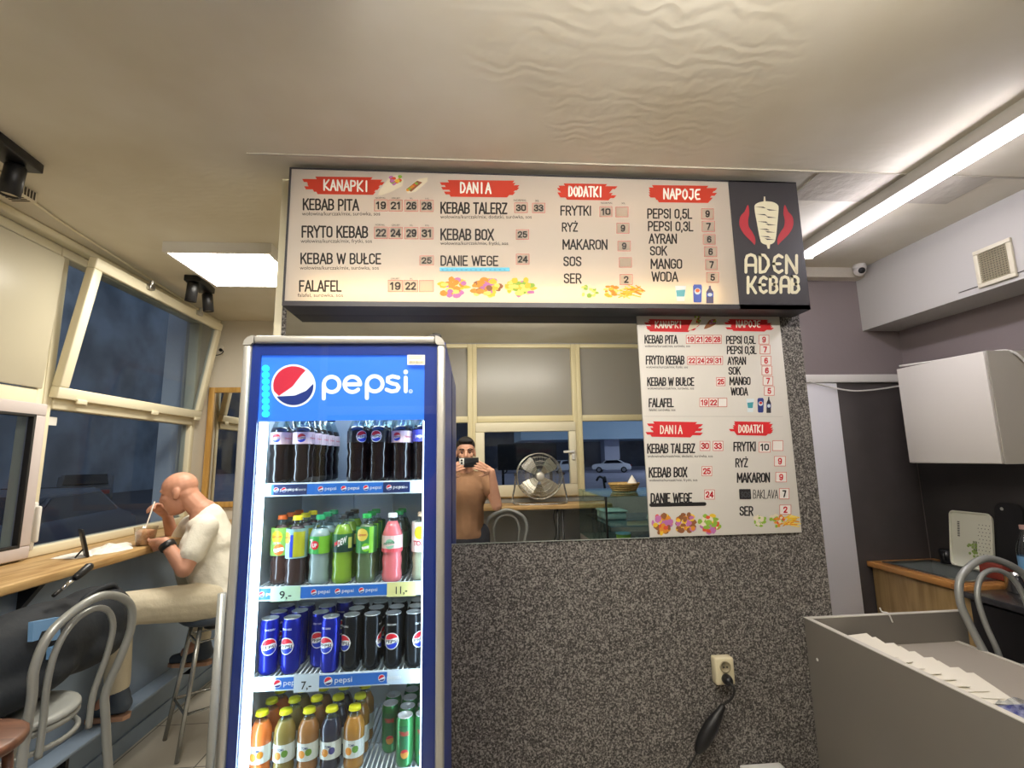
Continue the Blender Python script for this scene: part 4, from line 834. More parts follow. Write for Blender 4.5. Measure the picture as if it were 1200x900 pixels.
for a, s in zip((211, 245, 278, 311), ('22', '24', '29', '31')): T4(s, a, 186, a+32, 216)
T4('25', 320, 265, 352, 296)
for a, s in ((257, '19'), (292, '22'), (326, '')): T4(s, a, 343, a+33, 375)
for s, a, c in (('9', 480, 106), ('7', 484, 143), ('6', 488, 185), ('6', 491, 222), ('7', 495, 261), ('5', 500, 299)): T4(s, a, c, a+37, c+33)
for s, a, c in (('30', 258, 505), ('33', 307, 505), ('25', 265, 600), ('24', 275, 688)): T4(s, a, c, a+37, c+35)
T4('10', 480, 508, 522, 546, txt2); T4('', 531, 503, 570, 540); T4('9', 538, 562, 579, 598); T4('9', 543, 622, 583, 658); T4('7', 557, 683, 593, 722, txt2); T4('2', 558, 745, 600, 780)
b = MB(); B_.stroke(b, [(u(74), v_(745)), (u(275), v_(741))], 4.4); b.out('black_tape', M('tape_black', (28, 26, 26), .5), po)
b = MB()
for i in range(9): B_.stroke(b, [(u(408+i*4.6), v_(688)), (u(410+i*4.6), v_(720))], 2.2, .0012+i*.00003)
X_ = 458
for ch in 'BAKLAVA':
    for st in SL[ch]: B_.stroke(b, [(u(X_+11.5*p), v_(688+32*q)) for p, q in st], .75, .0012)
    X_ += 13.6
for s, a in (('SOS', 412),): B_.text(b, s, u(a), v_(694), u(a+34), v_(716), .0016, .02, 1)
b.out('marker_writing', [txt2, M('marker_grey', (70, 70, 74), .6)], po)
for cx, cy, rx, ry, p in ((115, 816, 42, 40, (1, 2, 6, 3, 0)), (202, 814, 43, 40, (6, 1, 2, 0, 6)), (294, 814, 46, 38, (0, 7, 3, 4, 2))):
    b = MB(); plate(b, B_, u(cx), v_(cy), rx/3.214, ry/3.214, p, 40); b.out('plate_picture', foodm, po)
for cx, cy, rx, ry, p in ((484, 804, 28, 24, (7, 7, 4)), (548, 804, 32, 28, (3, 1, 7, 4))):
    b = MB(); plate(b, B_, u(cx), v_(cy), rx/3.214, ry/3.214, p, 26, .0012); b.out('plate_picture', foodm, po)
b = MB(); fries(b, B_, u(602), v_(806), 9, 8, .0016); b.out('fries_picture', foodm, po)
b = MB(); wrapfood(b, B_, u(212), v_(32), u(262), v_(88)); b.out('wrap_picture', foodm, po)
b = MB(); wrapfood(b, B_, u(272), v_(45), u(318), v_(82), 6); b.out('wrap_picture', foodm, po)
drinkpics(B_, ((u(432), v_(345), u(462), v_(395)), (u(474), v_(342), u(498), v_(397)), (u(508), v_(338), u(525), v_(398))), [M('dq_white', (210, 222, 226), .5), M('dq_teal', (70, 150, 160), .5), M('dq_blue', (44, 56, 120), .5), M('dq_red', (200, 50, 50), .5), M('dq_dark', (40, 38, 52), .5)], po)
b = MB(); B_.stroke(b, [(u(46), v_(411)), (u(570), v_(412))], .5); b.out('fold_line', M('fold_grey', (186, 184, 178), .6), po)
# ---------------------------------------- socket, plug, cable
so = thing('wall_socket', 'cream double wall socket low on the speckled wall', 'socket', (1.02, W, .62))
sxa, sxb, sza, szb = P(839, 790, Y=W-.04).x, P(861, 790, Y=W-.04).x, P(850, 803, Y=W-.04).z, P(850, 771, Y=W-.04).z
ivory = M('socket_ivory', (214, 204, 170), .4)
MB().box(sxa, sxb, W-.042, W, sza, szb, 0, .006).out('housing', ivory, so)
cx, ca, cb_ = (sxa+sxb)/2, szb-(szb-sza)*.32, sza+(szb-sza)*.25
MB().lathe([(.022, .0), (.022, .004), (.018, .004), (.017, -.0), (0, .0015)], (cx, W-.042, ca), 18, 0, (0, -1, 0)).out('outlet', M('outlet_shadow', (150, 140, 112), .5), so)
MB().cyl((cx-.007, W-.0435, ca), .003, 0, .003, 8, 0, (0, -1, 0)).cyl((cx+.007, W-.0435, ca), .003, 0, .003, 8, 0, (0, -1, 0)).out('contact_holes', black, so)
pg = thing('power_cable', 'black plug and cable with a long inline adapter hanging from the wall socket', 'cable', (cx, W-.06, .6))
MB().lathe([(0, 0), (.019, 0), (.02, .012), (.016, .026), (.012, .034), (0, .036)], (cx, W-.0425, cb_), 16, 0, (0, -1, 0)).out('plug', black, pg)
pa, pb = P(848, 826, Y=W-.05), P(822, 872, Y=W-.05)
c1 = smoothpts([(cx, W-.076, cb_), (cx+.006, W-.09, cb_-.02), (cx+.004, W-.07, cb_-.06), pa], 6)
MB().tube(c1, .0042, 8).out('cord', rubber, pg)
d = (pb-pa).normalized()
MB().lathe([(.006, 0), (.012, .004), (.015, .03), (.021, .055), (.027, .09), (.027, .15), (.022, .175), (.013, .2), (.006, .205)], pa, 14, 0, tuple(d)).out('inline_adapter', M('adapter_black', (20, 20, 21), .45), pg)
e1 = pa+d*.205
MB().tube(smoothpts([e1, e1+Vector((-.05, -.01, -.05)), (e1.x-.14, W-.05, e1.z-.115), (e1.x-.3, W-.04, e1.z-.15), (e1.x-.5, W-.04, e1.z-.28), (-.06, W-.05, .012), (-.08, W-.05, .006)], 6), .0042, 8).out('cord', rubber, pg)
# ================================================ window side: bar, bar chairs, man, small things
oak = wood('oak_bar', (206, 172, 118), (172, 134, 84), 1); oakx = wood('oak_bar_x', (206, 172, 118), (172, 134, 84), 0); DZ = 1.12
skin = M('skin', (206, 150, 124), .5, var=(9, .14)); 
bar = thing('bar_worktop', 'long pale oak bar worktop under the left windows', 'worktop', (-2.04, 2.6, DZ-.04))
MB().box(XL+.002, -1.83, .95, YF-.002, DZ-.04, DZ, 0, .006).out('board', oak, bar)
for y in (1.3, 2.35, 3.75): MB().prism([(-1.948, y, DZ-.042), (-1.86, y, DZ-.042), (-1.948, y, DZ-.16)], (0, .03, 0)).out('bracket', black, bar)
# mirror in a wooden frame on the far wall
fm = thing('wood_framed_mirror', 'tall wood-framed mirror on the far wall beside the window', 'mirror', (-1.8, YF, 1.24))
rectframe_y = lambda mb, x0, x1, z0, z1, wd, y0, y1: mb.box(x0, x0+wd, y0, y1, z0, z1, 0, .004).box(x1-wd, x1, y0, y1, z0, z1, 0, .004).box(x0+wd, x1-wd, y0, y1, z1-wd, z1, 0, .004).box(x0+wd, x1-wd, y0, y1, z0, z0+wd, 0, .004)
rectframe_y(MB(), -2.235, -1.35, 1.22, 2.22, .045, YF-.03, YF).out('frame', wood('pine_frame', (206, 164, 92), (176, 132, 66), 2), fm)
MB().box(-2.19, -1.395, YF-.014, YF-.008, 1.265, 2.175).out('mirror_glass', mirror_m, fm)
jb = thing('junction_box', 'small open junction box with loose wires on the far wall by the ceiling', 'junction box', (-2.2, YF, 2.54))
MB().box(-2.235, -2.15, YF-.03, YF, 2.51, 2.59, 0, .005).out('housing', whitewall, jb)
MB().tube(smoothpts([(-2.17, YF-.034, 2.55), (-2.13, YF-.05, 2.53), (-2.16, YF-.05, 2.50), (-2.24, YF-.02, 2.5)], 5), .004, 6).out('wire', black, jb)
MB().cyl((-2.16, YF-.03, 2.545), .014, 0, .012, 10, 0, (0, -1, 0)).out('connector', black, jb)
# ceiling bits on the left
def spot(loc, label, heads, rz=0):
    t = thing('ceiling_spotlight', label, 'spotlight', loc, rz)
    base = MB().box(-.05, .05, -.13, .13, -.04, 0, 0, .004); o = base.out('mount', black); o.parent = t
    for y, q in heads:
        m_ = MB(); ax = Vector((q[0], q[1], -1)).normalized(); c = Vector((q[0]*.05, y+q[1]*.05, -.05))
        m_.lathe([(0, -.012), (.028, -.008), (.034, 0), (.034, .12), (.029, .12), (.028, .112), (0, .112)], c, 16, 0, tuple(ax)); h = m_.out('lamp_head', black); h.parent = t
        l = MB().lathe([(0, .1125), (.0275, .1125)], c, 14, 0, tuple(ax)).out('lens', M('spot_lens', (226, 216, 190), .2)); l.parent = h
spot((-1.80, 1.86, ZC), 'near black ceiling spotlight at the top left corner', [(-.07, (-.2, .1)), (.07, (-.12, .05))], .1)
spot((-1.86, 3.34, ZC), 'far black double ceiling spotlight beside the ceiling panel lamp', [(-.10, (-.1, .1)), (.12, (.1, .1))], .15)
vt = thing('ceiling_vent_box', 'small white slotted box on the ceiling under the near black spotlight', 'vent', (-2.02, 2.16, ZC))
MB().box(-2.07, -1.97, 2.03, 2.22, ZC-.05, ZC, 0, .008).out('housing', M('vent_cream', (214, 204, 180), .5), vt)
b = MB()
for i in range(11): b.box(-1.969, -1.967, 2.045+.015*i, 2.052+.015*i, ZC-.044, ZC-.008).box(-2.06, -1.985, 2.045+.015*i, 2.052+.015*i, ZC-.0515, ZC-.0495)
b.out('slots', M('slot_dark', (60, 54, 44), .7), vt)
tag(MB().tube(smoothpts([(-2.03, 2.225, ZC-.012), (-2.08, 2.5, ZC-.008), (-2.12, 3.0, ZC-.01), (-2.17, 3.6, ZC-.008), (-2.2, 4.28, ZC-.01)], 6), .006, 6).out('ceiling_cable', cream), 'thin white cable running along the ceiling above the left windows', 'cable')
# ---------------------------------------- bar chairs of bent grey tube
def bar_chair(label, loc, rz, group='grey bent tube bar chairs'):
    """faces local +Y, back hoop at the -Y side"""
    t = thing('bar_chair', label, 'chair', loc, rz, group); SZ = .735; R = .175
    def add(mb, n_, m_, p=t):
        o = mb.out(n_, m_); o.parent = p; return o
    add(MB().lathe([(0, SZ-.022), (R-.01, SZ-.022), (R, SZ-.012), (R-.004, SZ), (R-.03, SZ+.004), (0, SZ-.004)], (0, .02, 0), 26), 'seat', M('grey_seat', (150, 153, 150), .45))
    add(MB().tube(arc((0, .02, SZ-.03), R-.012, 0, 2*PI, 28, 'xy')[:-1], .011, 8, 0, True), 'seat_rim', greysteel)
    add(MB().tube(arc((0, .02, SZ-.085), R-.005, 0, 2*PI, 28, 'xy')[:-1], .009, 8, 0, True), 'stretcher_ring', greysteel)
    hoop = smoothpts([(-.195, -.24, 0), (-.175, -.205, .35), (-.150, -.175, .66), (-.146, -.172, .74), (-.168, -.20, .86), (-.185, -.215, .96), (-.145, -.225, 1.06), (0, -.235, 1.118), (.145, -.225, 1.06), (.185, -.215, .96), (.168, -.20, .86), (.146, -.172, .74), (.150, -.175, .66), (.175, -.205, .35), (.195, -.24, 0)], 6)
    add(MB().tube(hoop, .0145, 10), 'back_hoop', greysteel)
    inn = smoothpts([(-.09, -.168, SZ-.09), (-.092, -.172, .76), (-.112, -.19, .88), (-.11, -.205, .98), (-.07, -.213, 1.05), (0, -.217, 1.075), (.07, -.213, 1.05), (.11, -.205, .98), (.112, -.19, .88), (.092, -.172, .76), (.09, -.168, SZ-.09)], 6)
    add(MB().tube(inn, .0105, 8), 'inner_hoop', greysteel)
    for s in (-1, 1): add(MB().tube(smoothpts([(s*.12, .13, SZ-.03), (s*.14, .16, .5), (s*.165, .2, 0)], 6), .0135, 9), 'leg', greysteel)
    add(MB().tube([(s_*x_, y_, .25) for s_, x_, y_ in ((-1, .18, -.215), (-1, .153, .182), (1, .153, .182), (1, .18, -.215))], .009, 8, 0, True), 'foot_ring', greysteel)
    return t
bar_chair('grey tubular bar chair holding the black bag at the left bar', (-1.565, 1.96, 0), PI/2-.12)
bar_chair('grey tubular bar chair behind the grey counter, before the black cabinet', (2.20, 1.75, 0), PI+.06)
# ---------------------------------------- black bag on that chair
bg = thing('black_bag', 'large black fabric bag with pale blue strap on the left bar chair', 'bag', (-1.66, 2.06, .742))
bagm = M('bag_fabric', (24, 31, 40), .75, bump=(14, .5), var=(6, .3))
bb = blob([('e', (-1.64, 2.30, .83), (.13, .22, .085)), ('e', (-1.62, 1.95, .83), (.13, .3, .085)), ('e', (-1.65, 2.05, .905), (.14, .36, .16)), ('e', (-1.65, 2.34, .905), (.13, .22, .155)), ('e', (-1.68, 1.83, .88), (.12, .2, .135)), ('e', (-1.70, 2.1, .80), (.14, .42, .055)), ('c', (-1.68, 1.72, .985), .06, (-1.66, 2.45, .99), .06)], .014, 'body', bagm, bg, 6)
strap = M('strap_pale_blue', (116, 160, 206), .5)
sq = lambda pts: [P(x, y, X=-1.503) for x, y in pts]
MB().prism(sq([(39, 729), (70, 723), (71, 749), (61, 751), (61, 737), (49, 740), (45, 750), (38, 752)]), (-.016, 0, 0)).out('strap', strap, bg)
MB().prism(sq([(60, 759), (68, 756), (68, 767), (58, 773)]), (-.016, 0, 0)).out('strap', strap, bg)
MB().tube(smoothpts([(-1.60, 2.2, .98), (-1.59, 2.24, 1.045), (-1.60, 2.40, 1.05), (-1.61, 2.45, .97)], 6), .012, 8).out('handle', bagm, bg)
hk = thing('umbrella_handle', 'black stick handle with silver tip poking out above the black bag', 'umbrella', (-1.66, 2.3, .9))
h0, h1 = P(80, 684, Y=2.12), P(107, 662, Y=2.22); dv = (h1-h0)
MB().tube([h0-dv*.3, h0, h0+dv*.25], .0075, 10).out('shaft', chrome, hk)
MB().tube([h0+dv*.25, h0+dv*.35, h0+dv*.9, h1], [.010, .014, .017, .011], 10).out('grip', black, hk)
MB().tube([h0-dv*.3, h0-dv*.6], .007, 8).out('lower_shaft', black, hk)
# ---------------------------------------- things on the bar
ph = thing('smartphone', 'black smartphone propped upright on the bar by the napkins', 'phone', (-1.95, 2.73, DZ))
pr = Matrix.Rotation(math.radians(-43), 3, 'Z') @ Matrix.Rotation(math.radians(14), 3, 'X')
pcn = Vector((-1.975, 2.72, DZ+.072))
MB().box(pcn.x-.036, pcn.x+.036, pcn.y-.0055, pcn.y+.0055, pcn.z-.073, pcn.z+.073, 0, .004, pr).out('body', black, ph)
off_ = pr @ Vector((0, .006, 0))
MB().box(pcn.x-.033+off_.x, pcn.x+.033+off_.x, pcn.y-.0004+off_.y, pcn.y+.0004+off_.y, pcn.z-.069+off_.z, pcn.z+.069+off_.z, 0, 0, pr).out('screen', M('screen_dark_green', (60, 80, 76), .1), ph)
sp = pcn+pr @ Vector((0, -.007, -.03)); MB().tube([sp, Vector((sp.x-.02, sp.y-.02, DZ+.003))], .004, 6).out('stand', black, ph)
nap = M('napkin_white', (240, 236, 226), .8, bump=(40, .4))
def crumple(name, label, pts, hgt, group):
    c = sum((Vector(p) for p in pts), Vector())/len(pts); b = MB(); n = len(pts); rings = 4; vs = []
    for k in range(1, rings+1):
        vs.append([b.bm.verts.new(c+(Vector(p)-c)*(k/rings)+Vector((0, 0, hgt*(1-k/rings)*random.uniform(.5, 1.3)+.001+(random.uniform(0, .5*hgt) if k < rings else 0)))) for p in pts])
    c0 = b.bm.verts.new(c+Vector((0, 0, hgt))); base = b.bm.verts.new(c+Vector((0, 0, .0006)))
    for i in range(n):
        j = (i+1) % n; b.bm.faces.new((c0, vs[0][i], vs[0][j]))
        for k in range(rings-1): b.bm.faces.new((vs[k][i], vs[k+1][i], vs[k+1][j], vs[k][j]))
        b.bm.faces.new((base, vs[-1][j], vs[-1][i]))
    return tag(b.out(name, nap), label, 'napkin', group)
crumple('paper_napkin', 'flat white napkin on the bar left of the smartphone', [P(x, y, Z=DZ) for x, y in ((58, 655), (80, 650), (100, 648), (112, 645), (108, 652), (90, 655))], .012, 'napkins on the bar')
crumple('paper_napkin', 'crumpled white napkin on the bar between smartphone and food tub', [P(x, y, Z=DZ) for x, y in ((104, 645), (118, 641), (138, 638), (154, 637), (156, 643), (138, 647), (118, 650), (106, 651))], .022, 'napkins on the bar')
# ---------------------------------------- bar stool and the seated man
SC = Vector((-1.53, 3.17, 0))
st = thing('bar_stool', 'chrome-legged backless bar stool under the seated man', 'stool', SC)
MB().lathe([(0, .675), (.16, .675), (.178, .69), (.18, .715), (.165, .728), (0, .73)], SC, 26).out('seat', M('stool_seat', (64, 74, 88), .5), st)
MB().lathe([(.05, .63), (.06, .675), (0, .675)], SC, 16).lathe([(0, .63), (.05, .63)], SC, 16).out('hub', black, st)
LGS = [(-1.583, 2.99), (-1.784, 3.227), (-1.54, 3.43), (-1.34, 3.19)]
LC = Vector((sum(p[0] for p in LGS)/4, sum(p[1] for p in LGS)/4, 0)); lt_ = []
for x, y in LGS:
    tp = Vector((SC.x+(x-LC.x)*.55, SC.y+(y-LC.y)*.55, .68)); bt = Vector((x, y, .004)); lt_.append((tp, bt))
    MB().tube([tp, bt], [.013, .012], 10).out('leg', M('stool_grey', (176, 178, 176), .25, .8), st)
MB().tube([bt+(tp-bt)*.33 for tp, bt in lt_], .009, 8, 0, True).out('foot_ring', M('stool_grey'), st)
MB().tube([bt+(tp-bt)*.86 for tp, bt in lt_], .006, 8, 0, True).out('upper_ring', M('stool_grey'), st)
man = thing('person', 'bald seated person in white T-shirt and beige trousers eating at the bar', 'person', (SC.x, SC.y, .73))
hd_c = P(211, 577, Y=3.18); RH = frame((-.93, -.10, -.26), (-.15, 0, 1))
neck_b = P(239, 600, Y=3.19); nk = hd_c+RH @ Vector((-.045, 0, -.045))
pel = Vector((-1.50, 3.17, .83)); chest = P(244, 645, Y=3.19); chest.x = min(chest.x, -1.55)
LS, LE, LW = P(241, 618, Y=3.04), P(216, 667, Y=2.93), P(192, 649, Y=2.95)
RS, RE_, RW_ = P(224, 616, Y=3.36), P(205, 642, Y=3.50), P(196, 604, Y=3.33)
LW.z = max(LW.z, DZ+.03); 
Lh = P(176, 640, Y=3.0)-LW; rh = P(182, 592, Y=3.28)-RW_
parts = head_parts(hd_c, RH)
parts += [('c', nk, .060, neck_b+Vector((.015, 0, -.02)), .066), ('c', neck_b, .075, chest, .12), ('c', LS, .058, RS, .058), ('c', chest, .13, pel, .13), ('e', chest+Vector((0, 0, .03)), (.125, .17, .14)),
  ('c', LS, .054, LE, .043), ('c', LE, .044, LW, .029), ('c', RS, .054, RE_, .043), ('c', RE_, .044, RW_, .029)]
parts += hand_parts(LW, Lh, (-.25, .9, .2), 1, (.15, .3, .3), .1, .95); parts += hand_parts(RW_, rh, (.2, -.6, -.6), 1, (.7, .8, .6), .06, .95)
hipL, hipR = Vector((-1.50, 3.07, .80)), Vector((-1.50, 3.27, .80)); knL = Vector((-1.865, 2.84, .835)); knR = Vector((-1.80, 3.36, .93))
anL, anR = Vector((-1.835, 2.86, .43)), Vector((-1.70, 3.38, .48))
parts += [('c', hipL, .088, knL, .066), ('c', knL, .062, anL, .04), ('c', hipR, .088, knR, .066), ('c', knR, .062, anR, .04), ('c', anL, .042, anL+Vector((-.07, 0, -.07)), .035), ('c', anR, .042, anR+Vector((-.08, 0, -.06)), .035)]
blob(parts, .0055, 'body', skin, man, 4)
tee = M('tshirt_white', (236, 232, 218), .8, bump=(15, 1.0)); trs = M('trousers_beige', (206, 196, 172), .8, bump=(16, .9))
up = lambda a, b_, t: a+(b_-a)*t
blob([('c', neck_b+Vector((.03, 0, -.03)), .084, chest, .137), ('c', neck_b+Vector((.05, 0, -.055)), .085, P(252, 640, Y=3.19), .13), ('c', LS, .07, RS, .07), ('e', chest+Vector((0, 0, .03)), (.142, .185, .155)), ('c', chest, .148, pel+Vector((.0, 0, .03)), .15), ('e', pel+Vector((0, 0, .0)), (.155, .18, .09)), ('c', LS, .07, up(LS, LE, .62), .066), ('c', RS, .07, up(RS, RE_, .62), .066)], .009, 'tshirt', tee, man, 5)
blob([('e', pel+Vector((.0, 0, -.03)), (.158, .19, .085)), ('c', hipL, .108, knL, .082), ('c', knL, .077, anL+Vector((0, 0, .03)), .055), ('c', hipR, .1, knR, .078), ('c', knR, .077, anR+Vector((0, 0, .03)), .055)], .009, 'trousers', trs, man, 5)
shoe = M('shoe_slate', (70, 80, 94), .7); sole = M('shoe_sole', (180, 140, 116), .6)
for an in (anL, anR):
    a = an+Vector((0, 0, -.055)); o = blob([('c', a+Vector((.035, 0, -.01)), .042, a+Vector((-.05, 0, -.025)), .038), ('c', a+Vector((-.05, 0, -.03)), .038, a+Vector((-.15, 0, -.042)), .03), ('c', a+Vector((.02, 0, .02)), .045, a+Vector((.01, 0, .045)), .045)], .007, 'shoe', shoe, man, 4)
    so_ = [(.075, .0), (.06, .032), (.0, .037), (-.07, .043), (-.14, .04), (-.178, .018), (-.178, -.018), (-.14, -.04), (-.07, -.043), (0, -.037), (.06, -.032)]; MB().prism([(a.x+x, a.y+y, a.z-.078) for x, y in so_], (0, 0, .02)).out('sole', sole, o)
MB().lathe([(.036, -.018), (.041, -.014), (.041, .014), (.036, .018)], up(LW, LE, .14), 18, 0, tuple((LW-LE).normalized())).out('watch', black, man)
ft = thing('foot_ledge', 'dark timber foot ledge along the slate wall under the bar', 'ledge', (-1.88, 2.6, .25))
MB().box(-1.938, -1.83, 1.0, 4.2, .27, .288, 0, .004).out('board', navywall, ft)
for y in (1.6, 2.6, 3.6): MB().box(-1.938, -1.86, y, y+.02, .21, .27).out('bracket', black, ft)
tb = P(170, 634, Y=3.06); tbz = DZ
tub = thing('food_tub', 'clear tub of food held by the seated person on the bar', 'food tub', (tb.x, 3.06, DZ))
tc_ = (tb.x, 3.06, DZ)
MB().lathe([(0, .0), (.042, .0), (.058, .10), (.060, .102), (.056, .10), (.041, .004)], tc_, 22).out('container', glass('tub_plastic', (240, 236, 228), .2, .15), tub)
MB().lathe([(0, .005), (.038, .005), (.050, .078), (.03, .088), (0, .092)], tc_, 16).out('food', M('food_pinkish', (214, 172, 142), .7, bump=(60, .9), var=(40, .4, (176, 120, 84))), tub)
fk = P(181, 590, Y=3.24); fb = Vector((tb.x-.012, 3.07, DZ+.085))
tag(MB().tube([fb, fk+Vector((0, 0, .01))], [.0035, .0045], 6).out('plastic_fork', M('fork_white', (236, 226, 214), .4)), 'white plastic fork in the right hand of the seated person, dipped into the tub', 'fork')
# brown stool beyond the near chair and brown bag under the far end of the bar
ws = thing('wooden_stool', 'brown-seated wooden stool at the lower left edge', 'stool', (-1.62, 1.52, 0))
pt = P(8, 858, Y=1.55)
wz = pt.z
MB().lathe([(0, wz-.03), (.13, wz-.03), (.14, wz-.02), (.14, wz-.006), (.13, wz), (0, wz)], (pt.x-.08, 1.50, 0), 22).out('seat', wood('walnut_seat', (122, 84, 64), (94, 62, 46), 0), ws)
for s in (-1, 1):
    for q in (-1, 1): MB().tube([(pt.x-.08+s*.07, 1.5+q*.07, wz-.03), (pt.x-.08+s*.11, 1.5+q*.11, .002)], .012, 8).out('leg', MC['walnut_seat'], ws)
# ---------------------------------------- cars outside and an added lamp
def car(loc, rz, col, label, lights=False):
    t = thing('car', label, 'car', loc, rz); K = 'car_paint_%d' % col[0]
    def add(mb, n_, m_, p=t): o = mb.out(n_, m_); o.parent = p; return o
    side = [(-2.1, .35), (-2.15, .75), (-1.95, .95), (-1.0, 1.0), (-.55, 1.42), (.75, 1.46), (1.55, 1.02), (2.05, .9), (2.15, .6), (2.1, .3)]
    b = MB(); b.prism([(x, -.86, z) for x, z in side], (0, 1.72, 0)); bmesh.ops.bevel(b.bm, geom=list(b.bm.edges), offset=.07, segments=2, affect='EDGES', clamp_overlap=True); add(b, 'body', M(K, col, .3, .1, coat=.5))
    gl = M('car_glass', (24, 28, 34), .1)
    for s in (-1, 1): add(MB().prism([(x, s*.865, z) for x, z in ((-.85, 1.02), (-.5, 1.36), (.7, 1.39), (1.3, 1.04))], (0, s*.01, 0)), 'side_window', gl)
    add(MB().prism([(-.98, -.72, 1.02), (-.98, .72, 1.02), (-.6, .68, 1.38), (-.6, -.68, 1.38)], (-.03, 0, .02)), 'windscreen', gl)
    add(MB().prism([(1.53, -.7, 1.07), (1.53, .7, 1.07), (.82, .66, 1.44), (.82, -.66, 1.44)], (.03, 0, .03)), 'rear_window', gl)
    for x in (-1.35, 1.35):
        for s in (-1, 1): w_ = add(MB().lathe([(0, -.1), (.3, -.1), (.33, -.07), (.33, .07), (.3, .1), (0, .1)], (x, s*.78, .33), 20, 0, (0, 1, 0)), 'wheel', rubber); add(MB().lathe([(0, .105), (.2, .105)], (x, s*.78, .33), 14, 0, (0, s, 0)), 'hub_cap', steel, w_)
    for s in (-1, 1):
        add(MB().box(-2.17, -2.1, s*.6-.15, s*.6+.15, .66, .80, 0, .02), 'headlamp', E('headlamp_lit', (230, 236, 255), 6) if lights else M('headlamp', (210, 214, 216), .1)); add(MB().box(2.08, 2.17, s*.6-.15, s*.6+.15, .70, .86, 0, .02), 'tail_lamp', M('tail_lamp', (150, 30, 30), .3))
    return t
car((-7.2, 8.3, -.25), PI/2+.15, (84, 92, 104), 'dark parked car outside the left window beside the bar')
car((-16.5, 22.5, -.25), 2.2+PI, (70, 76, 84), 'distant car outside the left window, added so its headlamps stand in for small lights', True)  # car added; its lit headlamps stand in for small lights outside
car((15.6, -50, -.25), .35, (228, 230, 232), 'white car parked under the overhang, reflected right in the wall mirror')
car((9.6, -50.5, -.25), -.9, (206, 210, 214), 'silver car parked left of the white car, seen in the wall mirror')
car((5.2, -55, -.25), .1, (176, 180, 188), 'grey car parked farthest along the street, seen in the wall mirror')
sl = thing('added_lamp', 'added tall lamp brightening the parked cars and overhang outside the front windows', 'added lamp', (27, -40, -.25))  # lamp added to brighten the outside as the wall mirror shows it
MB().tube([(27, -40, -.25), (27, -40, 9), (26.6, -40, 9.4), (25.2, -40, 9.5)], [.11, .08, .07, .06], 10).out('pole', greysteel, sl)
hd_ = MB().box(24.4, 25.3, -40.15, -39.85, 9.42, 9.56, 0, .03).out('lamp_head', black, sl)
MB().box(24.45, 25.25, -40.1, -39.9, 9.40, 9.418).out('diffuser', E('added_lamp_light', (226, 232, 255), 2600), hd_)
# ================================================ kitchen end
cg_ = M('counter_grey', (118, 113, 105), .5, var=(2, .08)); cedge = M('counter_edge', (206, 202, 192), .45)
gc = thing('reception_counter', 'grey open-topped counter box with pale edges in front of the doorway', 'counter', (1.73, 1.25, 0))
CX, CZ = 1.377, .90
MB().box(CX, CX+.018, .5, 2.042, 0, CZ-.003).out('front_panel', cg_, gc)
MB().box(CX+.018, 2.09, 2.024, 2.042, 0, CZ-.003).out('end_panel', cg_, gc)
MB().box(CX+.018, 2.04, .5, 2.024, .762, .78).out('shelf', M('counter_shelf', (166, 158, 146), .5), gc)
MB().box(1.95, 1.966, .5, 2.024, 0, .762).out('back_panel', cg_, gc)
MB().box(CX-.001, CX+.019, .5, 2.043, CZ-.003, CZ).box(CX+.019, 2.09, 2.023, 2.043, CZ-.003, CZ).box(2.022, 2.041, .5, 2.023, .7805, .7825).out('edge_band', cedge, gc)
c_ = P(958, 773, X=CX); MB().cyl((CX, c_.y, c_.z), .006, 0, .0015, 12, 0, (-1, 0, 0)).out('screw_cap', white, gc)
k_ = P(1040, 711, Y=2.02); tag(MB().tube(smoothpts([(k_.x-.012, 2.047, k_.z-.012), (k_.x-.006, 2.045, CZ+.004), (k_.x, 2.02, CZ+.004), (k_.x+.010, 2.016, CZ-.03)], 5), .003, 6).out('cable_loop', white), 'short white cable loop hooked over the end of the grey counter', 'cable')
paper = M('paper_white', (236, 231, 216), .7)
for i in range(9):
    t_ = i/8; y = 1.90-.26*t_; xr = 1.575+.17*t_; z = .846-.052*t_
    rz = Matrix.Rotation(math.radians(-14+5*math.sin(i*2.3)), 3, 'Z'); b = MB()
    pts = [Vector((xr, y+.105, z)), Vector((xr, y-.105, z-.012)), Vector((xr-.17, y-.105, z-.038+.01*t_)), Vector((xr-.17, y+.105, z-.026+.01*t_))]
    cc = sum(pts, Vector())/4; pts = [cc+rz @ (p-cc) for p in pts]; pts = [Vector((max(p.x, 1.4), min(p.y, 2.018), max(p.z, .782+.0012*(9-i)))) for p in pts]
    b.prism(pts, (0, 0, .0008)); tag(b.out('paper_sheet', paper), 'white sheet of the fanned paper pile inside the grey counter', 'paper', 'fanned paper sheets in the grey counter')
pk = thing('plastic_packet', 'clear crinkled plastic packet with blue print beside the fanned papers', 'packet', (1.7, 1.53, .782))
def crinkle(mb, x0, x1, y0, y1, z, h, n=9, m=0):
    g = [[mb.bm.verts.new((x0+(x1-x0)*i/n+random.uniform(-.003, .003), y0+(y1-y0)*j/n, z+(h*random.uniform(.4, 1.2) if 0 < i < n and 0 < j < n else .001))) for j in range(n+1)] for i in range(n+1)]
    for i in range(n):
        for j in range(n): mb.bm.faces.new((g[i][j], g[i+1][j], g[i+1][j+1], g[i][j+1])).material_index = m
b = MB(); crinkle(b, 1.62, 1.78, 1.41, 1.535, .784, .02); b.out('film', glass('film', (236, 240, 244), .25, .1), pk)
b = MB(); crinkle(b, 1.63, 1.77, 1.42, 1.525, .783, .010, 6); b.out('printed_sheet', M('blue_print', (170, 174, 206), .5, var=(60, .5, (80, 84, 160))), pk)
pk = thing('plastic_packet', 'long clear plastic packet nearest the camera inside the grey counter', 'packet', (1.72, 1.3, .782))
